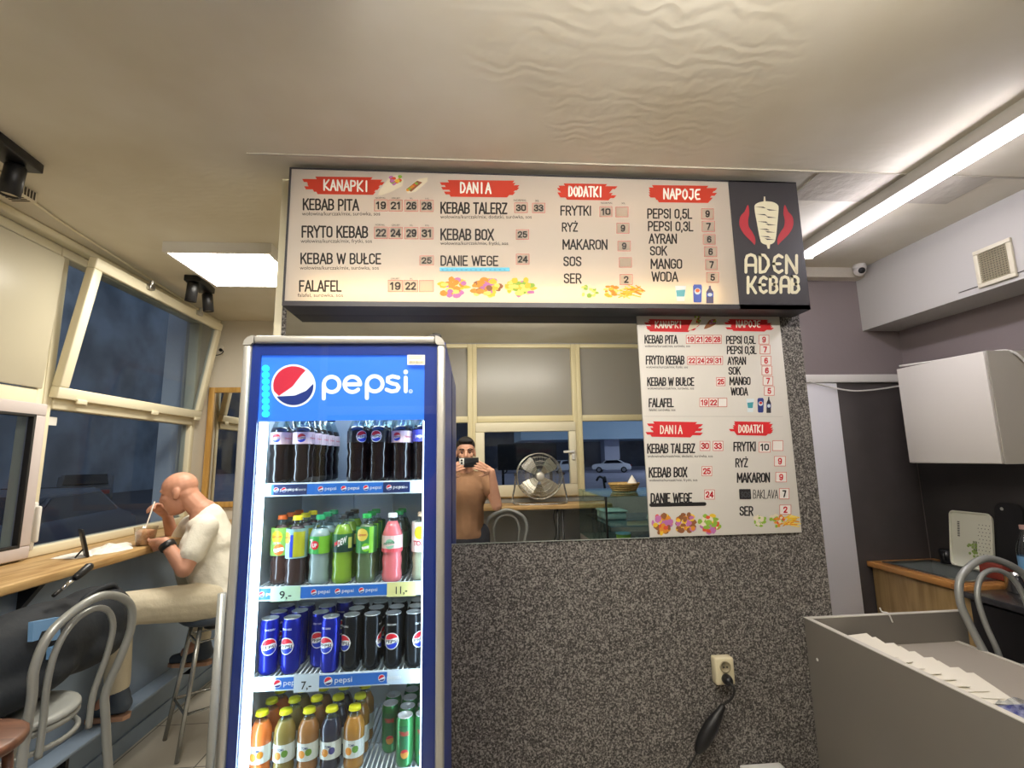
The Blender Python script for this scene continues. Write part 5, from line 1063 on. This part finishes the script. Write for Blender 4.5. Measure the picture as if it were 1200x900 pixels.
b = MB(); crinkle(b, 1.64, 1.84, 1.05, 1.38, .784, .022); b.out('film', MC['film'], pk)
b = MB(); crinkle(b, 1.655, 1.82, 1.07, 1.36, .783, .012, 6); b.out('contents', M('packet_pale', (214, 210, 190), .6), pk)
# worktop with sink
wt = thing('kitchen_worktop', 'wood-edged worktop with inset sink in the back corner under the white wall cabinet', 'worktop', (2.7, 2.68, .87))
beech = wood('beech_worktop', (196, 142, 78), (160, 106, 54), 1)
WX0, WX1, WY0, WY1 = 2.46, 2.918, 2.36, 2.98; sx0_, sx1_, sy0, sy1 = 2.53, 2.84, 2.44, 2.92
MB().box(WX0, WX1, WY0, sy0, .868, .9, 0, .003).box(WX0, WX1, sy1, WY1, .868, .9, 0, .003).box(WX0, sx0_, sy0, sy1, .868, .9, 0, .003).box(sx1_, WX1, sy0, sy1, .868, .9, 0, .003).out('board', beech, wt)
MB().box(sx0_-.012, sx0_+.012, sy0-.012, sy1+.012, .9, .904, 0, .001).box(sx1_-.012, sx1_+.012, sy0-.012, sy1+.012, .9, .904, 0, .001).box(sx0_+.012, sx1_-.012, sy0-.012, sy0+.012, .9, .904, 0, .001).box(sx0_+.012, sx1_-.012, sy1-.012, sy1+.012, .9, .904, 0, .001).out('sink_rim', steel, wt)
MB().box(sx0_, sx0_+.003, sy0, sy1, .73, .9).box(sx1_-.003, sx1_, sy0, sy1, .73, .9).box(sx0_, sx1_, sy0, sy0+.003, .73, .9).box(sx0_, sx1_, sy1-.003, sy1, .73, .9).box(sx0_, sx1_, sy0, sy1, .727, .73).out('sink_basin', M('basin_steel', (138, 144, 142), .35, .2), wt)
scb = thing('sink_cabinet', 'light wood base cabinet under the sink worktop', 'cabinet', (2.7, 2.67, 0))
ply = wood('cabinet_wood', (176, 148, 100), (150, 122, 78), 2)
MB().box(2.50, 2.915, 2.365, 2.975, .08, .725).box(2.50, 2.52, 2.365, 2.975, .725, .866).out('body', ply, scb); MB().box(2.485, 2.499, 2.37, 2.97, .10, .86, 0, .002).out('door', ply, scb); MB().box(2.54, 2.915, 2.365, 2.975, 0, .08).out('plinth', black, scb)
kb = thing('black_base_cabinet', 'black base cabinet with dark top beside the wood sink cabinet', 'cabinet', (2.68, 1.5, 0))
dg = M('black_laminate', (24, 23, 24), .4)
MB().box(2.47, 2.915, .6, 2.355, .08, .85).out('body', dg, kb); MB().box(2.52, 2.915, .6, 2.355, 0, .08).out('plinth', black, kb)
for i, (a, b_) in enumerate(((1.92, 2.34), (1.48, 1.90), (1.04, 1.46), (.61, 1.02))):
    d_ = MB().box(2.452, 2.469, a, b_, .10, .84, 0, .002).out('door', dg, kb)
    MB().tube(smoothpts([(2.452, a+.05, .77), (2.425, a+.055, .77), (2.425, a+.14, .77), (2.452, a+.145, .77)], 4), .006, 8).out('handle', chrome, d_)
tag(MB().box(2.43, 2.917, .6, 2.355, .852, .882, 0, .004).out('dark_worktop', M('granite_dark', (58, 58, 60), .25, var=(60, .3))), 'dark stone worktop on the black base cabinet along the right wall', 'worktop')
# things on the worktop
ty = thing('serving_tray', 'white tray with printed green sprig leaning upright behind the sink', 'tray', (2.86, 2.66, .904))
def slab(name, mats, par, w_, h_, th, r, base, lean, yaw_, m=0):
    b = MB(); pts = []
    for cx, cz, a0 in ((w_/2-r, h_-r, 0), (-w_/2+r, h_-r, PI/2), (-w_/2+r, r, PI), (w_/2-r, r, 1.5*PI)):
        for k in range(6): a = a0+PI/2*k/5; pts.append(Vector((0, cx+r*math.cos(a), cz+r*math.sin(a))))
    b.prism(pts, (th, 0, 0)); R_ = Matrix.Rotation(yaw_, 4, 'Z') @ Matrix.Rotation(lean, 4, 'Y')
    b.bm.transform(Matrix.Translation(base) @ R_); o = b.out(name, mats, par); return o, Matrix.Translation(base) @ R_
trw = M('tray_cream', (232, 233, 216), .4); bs = Vector((2.845, 2.672, .905))
o, T_ = slab('board', trw, ty, .23, .315, .008, .035, bs, .14, .06)
b = MB(); n_ = 40; pts = []
for cx, cz, a0 in ((.09, .29, 0), (-.09, .29, PI/2), (-.09, .025, PI), (.09, .025, 1.5*PI)):
    for k in range(6): a = a0+PI/2*k/5; pts.append(T_ @ Vector((-.006, cx+.022*math.cos(a), cz+.022*math.sin(a))))
b.tube(pts, .006, 6, 0, True); b.out('rim', trw, ty)
b = MB()
tq = lambda y, z, r=.002, off=-.0006, m=0: b.poly([T_ @ Vector((off, y+r*math.cos(2*PI*i/6), z+r*math.sin(2*PI*i/6))) for i in range(6)], m)
for i in range(4):
    for j in range(11): tq(-.045-.018*i+.006*(j % 2), .05+.02*j, .0028, -.0006, 0)
for j in range(9): b.poly([T_ @ Vector((-.0006, .062+.0, .17+.01*j)), T_ @ Vector((-.0006, .075, .17+.01*j)), T_ @ Vector((-.0006, .075, .176+.01*j)), T_ @ Vector((-.0006, .062, .176+.01*j))], 0)
for j in range(16): tq(-.01+random.uniform(-.03, .03), .09+random.uniform(-.03, .05), .008, -.0007-.00002*j, 1)
for j in range(3): b.poly([T_ @ Vector((-.0008, -.03+.008*j, .10)), T_ @ Vector((-.0008, -.025+.008*j, .10)), T_ @ Vector((-.0008, -.025+.008*j, .155)), T_ @ Vector((-.0008, -.03+.008*j, .155))], 2)
b.out('print', [M('tray_dots', (90, 92, 84), .6), M('tray_green', (150, 176, 96), .6), M('tray_dark_green', (92, 108, 62), .6)], ty)
cb = thing('cutting_board', 'black rounded board leaning on the wall right of the white tray', 'board', (2.88, 2.45, .905))
o, T2 = slab('board', M('board_black', (18, 18, 19), .5), cb, .14, .385, .012, .045, Vector((2.862, 2.475, .905)), .10, 0)
MB().lathe([(0, 0), (.009, 0)], T2 @ Vector((-.0008, .03, .35)), 12, 0, (-1, 0, 0)).out('hanging_hole', M('hole_grey', (190, 188, 180), .5), cb)
MB().box(2.72, 2.80, 2.40, 2.52, .9045, .985, 0, .006).out('red_box', M('red_brown_box', (128, 52, 40), .5)); rb = bpy.data.objects['red_box']; tag(rb, 'red-brown box standing in front of the black board', 'box')
bt = thing('water_bottle', 'clear plastic water bottle with blue label at the right edge on the dark worktop', 'bottle', (2.76, 2.30, .883))
bc = (2.76, 2.30, .883)
MB().lathe([(0, .002), (.036, 0), (.041, .01), (.041, .08), (.038, .09), (.041, .1), (.041, .19), (.036, .215), (.018, .265), (.0135, .285), (.0135, .30)], bc, 18).out('bottle_body', glass('pet_clear', (214, 224, 226), .2, .05), bt)
MB().lathe([(.0415, .095), (.0415, .165)], bc, 18).out('label', M('label_blue', (110, 160, 200), .5), bt); MB().cyl((2.76, 2.30, .883+.295), .0155, 0, .02, 14).out('cap', M('cap_pinkish', (200, 160, 150), .5), bt)
tn = thing('steel_pot', 'small shiny steel pot on the dark worktop in front of the bottle', 'pot', (2.66, 2.29, .883))
MB().lathe([(0, 0), (.04, 0), (.042, .004), (.042, .085), (.045, .088), (.041, .086), (.039, .006), (0, .004)], (2.66, 2.29, .883), 20).out('body', M('pot_steel', (200, 200, 196), .2, 1), tn); MB().tube([(2.66+.042, 2.29, .95), (2.66+.07, 2.29, .95), (2.66+.07, 2.29, .915), (2.66+.042, 2.29, .91)], .004, 6).out('handle', chrome, tn)
mg = thing('black_mug', 'small black mug on the sink rim in front of the white tray', 'mug', (2.845, 2.82, .904))
MB().lathe([(0, 0), (.03, 0), (.034, .08), (.031, .08), (.028, .005), (0, .005)], (2.845, 2.82, .9042), 18).out('body', black, mg); MB().tube(smoothpts([(2.815, 2.80, .975), (2.79, 2.785, .965), (2.79, 2.785, .93), (2.817, 2.80, .925)], 5), .005, 7).out('handle', black, mg)
# wall cabinet, cable, camera, grille
wc = thing('wall_cabinet', 'plain white wall cabinet hung on the right wall above the sink', 'cabinet', (2.76, 2.45, 1.505))
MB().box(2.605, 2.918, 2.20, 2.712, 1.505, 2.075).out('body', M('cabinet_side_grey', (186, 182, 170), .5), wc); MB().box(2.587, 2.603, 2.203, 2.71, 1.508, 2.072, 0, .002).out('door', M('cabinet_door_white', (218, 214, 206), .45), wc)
tag(MB().tube(smoothpts([(2.60, 2.70, 2.07+.02), (2.66, 2.50, 2.085), (2.70, 2.30, 2.083), (2.75, 2.19, 2.06), (2.84, 2.185, 1.9), (2.87, 2.19, 1.65), (2.90, 2.19, 1.45)], 6), .006, 6).out('white_cable', white), 'white cable draped over the top and side of the wall cabinet', 'cable')
tag(MB().tube(smoothpts([P(948, 447, Y=2.955), P(970, 453, Y=2.955), P(1000, 458, Y=2.955), P(1030, 456, Y=2.955), P(1056, 452, Y=2.955)], 6), .005, 6).out('white_cable', white), 'thin white cable sagging across the top of the doorway', 'cable')
vg = thing('vent_grille', 'square cream louvred vent grille on the white soffit', 'vent', (2.655, 2.13, 2.5))
gy0, gy1, gz0, gz1 = 2.04, 2.22, 2.41, 2.61
b = MB(); rectframe(b, gy0, gy1, gz0, gz1, .022, 2.640, 2.655, .003); b.out('frame', M('grille_cream', (206, 200, 178), .5), vg)
b = MB()
for i in range(13): b.box(2.645, 2.653, gy0+.022, gy1-.022, gz0+.026+i*.0118, gz0+.031+i*.0118)
for i in range(10): b.box(2.647, 2.653, gy0+.03+i*.0135, gy0+.033+i*.0135, gz0+.022, gz1-.022)
b.out('louvres', M('grille_dirty', (150, 142, 116), .6), vg)
MB().box(2.6535, 2.6549, gy0+.02, gy1-.02, gz0+.02, gz1-.02).out('backing', M('grille_dark', (66, 60, 50), .8), vg)
tag(MB().box(2.651, 2.6549, 1.3, 2.33, 2.424, 2.428).out('soffit_strip', M('seam_dark', (70, 66, 60), .7)), 'thin dark seam strip along the soffit under the vent grille', 'trim')
cv = thing('security_camera', 'small white dome security camera under the ceiling at the soffit corner', 'camera', (2.58, 2.9, ZC))
ca_ = Vector((2.585, 2.88, ZC-.04))
MB().lathe([(0, .0), (.04, 0), (.04, .02), (.034, .03), (0, .03)], (ca_.x, ca_.y, ZC-.03), 18).out('base', white, cv); MB().sph(ca_, .037).out('dome', white, cv)
q = ca_+Vector((-.012, -.03, -.012)); MB().lathe([(0, .01), (.018, .01), (.02, .004), (.02, -.01), (0, -.01)], q, 16, 0, (-.35, -.85, -.35)).out('lens', black, cv)
wb = thing('white_box', 'white box edge standing on the floor by the speckled wall, lower right of the cable', 'box', (1.0, 1.95, 0))
q0, q1 = P(866, 896, Y=2.03), P(914, 898, Y=2.03)
MB().box(q0.x, q1.x, 1.90, 2.03, 0, q0.z, 0, .006).out('carton', white, wb); MB().box(q0.x+.03, q1.x-.03, 1.899, 1.8995, .1, .2).out('print_panel', cedge, wb)
# ================================================ behind the camera, seen in the wall mirror
b2w = thing('bar_worktop', 'oak bar worktop under the front window carrying the steel fan', 'worktop', (.7, -.85, DZ-.04))
MB().box(.06, 1.36, YB+.002, -.66, DZ-.04, DZ, 0, .006).out('board', oakx, b2w)
for x in (.82, 1.28):
    for dx in (0, .05): MB().tube([(x+dx, -.70, DZ-.04), (x+dx, -.70, .01)], .012, 8).out('leg', black, b2w)
MB().tube(smoothpts([(.80, -.72, DZ-.05), (.78, -.69, 1.0), (.80, -.70, .85), (.74, -.72, .72), (.62, -.74, .68)], 6), .006, 6).out('hanging_cord', black, b2w)
fn = thing('floor_fan', 'round silver wire-caged fan standing on the front window bar', 'fan', (.665, -.80, DZ)); fc = Vector((.665, -.80, 1.395)); wirem = M('fan_wire', (196, 194, 184), .25, .9)
b = MB()
for r, dy in ((.225, 0), (.225, .04), (.225, -.08), (.19, .062), (.15, .075), (.11, .083), (.07, .088), (.19, -.1), (.12, -.11)): b.tube([fc+Vector((r*math.cos(2*PI*i/40), dy, r*math.sin(2*PI*i/40))) for i in range(40)], .0042 if r > .22 else .0022, 6, 0, True)
for i in range(44):
    a = 2*PI*i/44; c_, s_ = math.cos(a), math.sin(a)
    b.tube([fc+Vector((r*c_, dy, r*s_)) for r, dy in ((.04, .09), (.11, .083), (.19, .062), (.225, .03), (.225, -.06), (.19, -.1), (.05, -.115))], .0014, 4)
b.out('cage', wirem, fn)
MB().lathe([(0, .1), (.03, .098), (.042, .09), (.045, .075), (.02, .07), (0, .07)], fc, 18, 0, (0, 1, 0)).out('badge', M('fan_badge', (220, 216, 204), .3, .5), fn)
MB().lathe([(0, .03), (.04, .03), (.045, 0), (.06, -.06), (.06, -.15), (.04, -.17), (0, -.17)], fc, 18, 0, (0, 1, 0)).out('motor', steel, fn)
for k in range(4):
    a = PI/2*k+.75; b = MB(); pr_ = []
    for r, hw, tw in ((.045, .025, .03), (.1, .05, .028), (.16, .07, .022), (.2, .06, .016)):
        u_ = Vector((math.cos(a), 0, math.sin(a))); v_2 = Vector((-math.sin(a), 0, math.cos(a))); pr_.append((fc+u_*r+v_2*hw+Vector((0, tw, 0)), fc+u_*r-v_2*hw+Vector((0, -tw, 0))))
    for (p0, p1), (p2, p3) in zip(pr_, pr_[1:]): b.poly([p0, p1, p3, p2], 0, True)
    b.out('blade', M('fan_blade', (206, 202, 188), .3, .8), fn)
MB().tube(smoothpts([fc+Vector((-.235, 0, .02)), fc+Vector((-.25, .0, -.1)), fc+Vector((-.27, .0, -.24)), fc+Vector((-.2, .1, -.266)), fc+Vector((.2, .1, -.266)), fc+Vector((.27, .0, -.24)), fc+Vector((.25, 0, -.1)), fc+Vector((.235, 0, .02))], 6), .009, 8).out('stand', chrome, fn)
for s in (-1, 1): MB().cyl(fc+Vector((s*.225, 0, .02)), .014, 0, .03, 12, 0, (s, 0, 0)).out('knob', black, fn)
bar_chair('grey tubular bar chair before the front window bar, seen in the wall mirror', (.30, -.60, 0), PI)
# glass display case
dc = thing('display_case', 'glass display case with grey base, seen in the wall mirror', 'display case', (1.35, -.2, 0)); cgl = glass('case_glass', (226, 240, 238), .08)
dx0, dx1, dy0, dy1 = 1.02, 1.70, -.62, .34
MB().box(dx0, dx1, dy0, dy1, 0, .86, 0, .004).out('base', cg_, dc)
MB().box(dx0, dx1, dy0, dy1, 1.262, 1.27).out('top_glass', glass('case_top', (206, 232, 230), .18), dc)
for a_ in ((dx0, dx0+.006, dy0, dy1), (dx1-.006, dx1, dy0, dy1), (dx0+.006, dx1-.006, dy1-.006, dy1)): MB().box(*a_, .86, 1.262).out('side_glass', cgl, dc)
MB().box(dx0+.05, dx1-.02, dy0+.05, dy1-.06, 1.03, 1.038).out('glass_shelf', glass('shelf_blue', (170, 214, 238), .3), dc)
MB().box(dx0-.004, dx0+.01, dy1-.008, dy1+.004, .86, 1.27).box(dx1-.01, dx1+.004, dy1-.008, dy1+.004, .86, 1.27).out('corner_post', black, dc)
bk = thing('bread_basket', 'round wicker basket with white napkins on top of the glass display case', 'basket', (1.34, -.2, 1.271)); wick = M('wicker', (206, 168, 100), .7, bump=(90, .8), var=(30, .3))
b = MB(); bc_ = Vector((1.34, -.2, 1.271)); b.lathe([(0, 0), (.10, 0), (.135, .065), (.139, .072), (.131, .07), (.096, .006), (0, .006)], bc_, 26)
for k in range(4): b.tube([bc_+Vector(((.106+.009*k)*math.cos(2*PI*i/30), (.106+.009*k)*math.sin(2*PI*i/30), .01+.017*k)) for i in range(30)], .006, 6, 0, True)
b.out('weave', wick, bk)
b = MB()
for i in range(7): b.sph(bc_+Vector((random.uniform(-.07, .07), random.uniform(-.07, .07), .05)), (.035, .03, .02))
b.out('rolls', M('bread_roll', (222, 186, 124), .7), bk)
tag(MB().lathe([(.045, 0), (.03, .03), (0, .075)], bc_+Vector((.07, .02, .066)), 5).out('folded_napkin', nap), 'white napkin folded to a point in the wicker basket', 'napkin')
bx = thing('white_container', 'white lidded container on the blue glass shelf of the display case', 'container', (1.22, -.2, 1.039)); MB().box(1.12, 1.32, -.34, -.1, 1.0395, 1.10, 0, .01).out('tub', white, bx); MB().box(1.11, 1.33, -.35, -.09, 1.10, 1.115, 0, .005).out('lid', white, bx)
tag(MB().lathe([(0, 0), (.06, 0), (.045, .04), (0, .11)], (1.55, -.1, 1.0395), 4).out('folded_napkin', nap), 'white napkin pyramid on the blue glass shelf of the display case', 'napkin')
yb = thing('yellow_tub', 'yellow sauce tub inside the display case on its base', 'tub', (1.22, .1, .861)); MB().lathe([(0, 0), (.05, 0), (.06, .09), (0, .09)], (1.22, .1, .8615), 18).out('tub', M('tub_yellow', (216, 210, 60), .5), yb); MB().cyl((1.22, .1, .9515), .062, 0, .008, 18).out('lid', white, yb)
sc_ = thing('card_terminal_tray', 'black and white tray in the display case', 'tray', (1.5, .1, .861)); MB().box(1.36, 1.66, -.05, .25, .8615, .90, 0, .01).out('tray', white, sc_); MB().box(1.38, 1.64, -.03, .23, .9005, .91, 0, .004).out('insert', black, sc_)
# outside the front window
nb = thing('notice_board', 'black board on two posts outside the front window, seen in the wall mirror', 'board', (1.3, -8, -.25))
MB().box(.62, 2.1, -8.05, -8, 1.28, 1.92, 0, .01).out('panel', M('board_outdoor', (26, 26, 28), .5), nb)
for x in (.75, 1.95): MB().box(x-.03, x+.03, -8.1, -8.05, -.25, 1.9).out('post', black, nb)
ks = thing('kick_scooter', 'black kick scooter parked outside the front window, seen in the wall mirror', 'scooter', (2.05, -3.4, -.25))
MB().box(1.55, 2.1, -3.46, -3.34, -.13, -.08, 0, .01).out('deck', black, ks); MB().tube([(2.15, -3.4, -.05), (2.02, -3.4, 1.24)], .02, 8).out('stem', black, ks)
MB().tube(smoothpts([(1.98, -3.66, 1.20), (2.0, -3.56, 1.26), (2.02, -3.4, 1.24), (2.0, -3.24, 1.26), (1.98, -3.14, 1.20)], 5), .018, 8).out('handlebar', black, ks)
for x in (1.52, 2.2): MB().lathe([(0, -.02), (.1, -.02), (.11, 0), (.1, .02), (0, .02)], (x, -3.4, -.14), 20, 0, (0, 1, 0)).out('wheel', rubber, ks)
# ---------------------------------------- the photographer
pm = thing('person', 'dark-haired standing person in brown T-shirt photographing with a phone, seen in the wall mirror', 'person', (-.055, -.3, 0))
hc = Vector((-.06, -.235, 1.632)); RP = frame((.03, 1, -.08))
ch, pv = Vector((-.055, -.31, 1.28)), Vector((-.055, -.32, .96))
RS_, RE2, RW2 = Vector((.125, -.30, 1.40)), Vector((.20, -.10, 1.185)), Vector((.158, -.028, 1.468))
LS_, LE2, LW2 = Vector((-.235, -.30, 1.40)), Vector((-.30, -.10, 1.185)), Vector((-.218, -.028, 1.468))
pp = head_parts(hc, RP)+[('c', hc+Vector((0, -.03, -.06)), .058, Vector((-.055, -.30, 1.42)), .07), ('c', LS_, .056, RS_, .056), ('e', ch, (.17, .12, .17)), ('c', ch, .13, pv, .13),
  ('c', RS_, .056, RE2, .045), ('c', RE2, .047, RW2, .03), ('c', LS_, .056, LE2, .045), ('c', LE2, .047, LW2, .03)]
pp += hand_parts(RW2, (-.86, .22, .42), (-.25, -.95, 0), -1, (.1, .25, .3), .08, .95, .1); pp += hand_parts(LW2, (.86, .22, .42), (.25, -.95, 0), 1, (.1, .25, .3), .08, .95, .1)
for s in (-1, 1):
    hp, kn, an = Vector((-.055+s*.1, -.32, .92)), Vector((-.055+s*.115, -.30, .49)), Vector((-.055+s*.12, -.34, .09)); pp += [('c', hp, .095, kn, .06), ('c', kn, .058, an, .042), ('c', an, .042, an+Vector((0, .14, -.05)), .035)]
blob(pp, .0055, 'body', M('skin_photographer', (204, 152, 124), .5, var=(9, .12)), pm, 4)
brown = M('tshirt_brown', (158, 118, 86), .85, bump=(10, .4), var=(4.5, .25))
blob([('c', Vector((-.055, -.30, 1.435)), .08, ch, .14), ('c', LS_, .07, RS_, .07), ('e', ch, (.185, .138, .19)), ('c', ch, .152, pv, .152), ('e', pv+Vector((0, .0, -.03)), (.18, .145, .1)), ('c', RS_, .072, RS_+(RE2-RS_)*.5, .068), ('c', LS_, .072, LS_+(LE2-LS_)*.5, .068)], .009, 'tshirt', brown, pm, 5)
jn = M('trousers_dark', (50, 52, 60), .85)
tp_ = [('e', pv+Vector((0, 0, -.06)), (.175, .14, .1))]
for s in (-1, 1):
    hp, kn, an = Vector((-.055+s*.1, -.32, .92)), Vector((-.055+s*.115, -.30, .49)), Vector((-.055+s*.12, -.34, .12)); tp_ += [('c', hp, .108, kn, .075), ('c', kn, .073, an, .06)]
blob(tp_, .01, 'trousers', jn, pm, 5)
for s in (-1, 1):
    a = Vector((-.055+s*.12, -.34, .055)); blob([('c', a+Vector((0, -.03, 0)), .05, a+Vector((0, .06, -.01)), .045), ('c', a+Vector((0, .06, -.01)), .045, a+Vector((0, .17, -.02)), .033)], .008, 'shoe', black, pm, 4)
hr = lambda x, y, z: hc+RP @ Vector((x, y, z))
hairm = M('hair_dark', (26, 22, 20), .7, bump=(120, .6))
blob([('e', hr(-.022, 0, .06), (.103, .084, .082), RP), ('e', hr(-.05, 0, .01), (.072, .082, .085), RP), ('e', hr(.05, 0, .105), (.05, .066, .026), RP)], .006, 'hair', hairm, pm, 2)
for s in (-1, 1):
    MB().tube(smoothpts([hr(.098, s*.018, .034), hr(.098, s*.036, .04), hr(.082, s*.058, .032)], 4), .0042, 6).out('eyebrow', hairm, pm)
    MB().sph(hr(.0815, s*.034, .008), .0105).out('eye', M('eye_dark', (96, 66, 54), .4), pm)
MB().tube(smoothpts([hr(.098, -.026, -.05), hr(.104, 0, -.048), hr(.098, .026, -.05)], 4), .006, 6).out('moustache', M('stubble', (84, 62, 52), .8), pm)
fp = thing('smartphone', 'black smartphone held sideways by the photographer, seen in the wall mirror', 'phone', (-.06, -.01, 1.55))
MB().box(-.118, .05, -.016, -.006, 1.508, 1.588, 0, .004).out('body', black, fp)
MB().box(-.111, -.071, -.006, -.003, 1.53, 1.582, 0, .0012).out('camera_module', M('camera_module_pale', (206, 204, 196), .35), fp)
for z in (1.544, 1.566): MB().lathe([(0, .001), (.008, .001), (.009, 0)], (-.091, -.003, z), 14, 0, (0, 1, 0)).out('lens', M('phone_lens', (14, 14, 18), .1), fp)
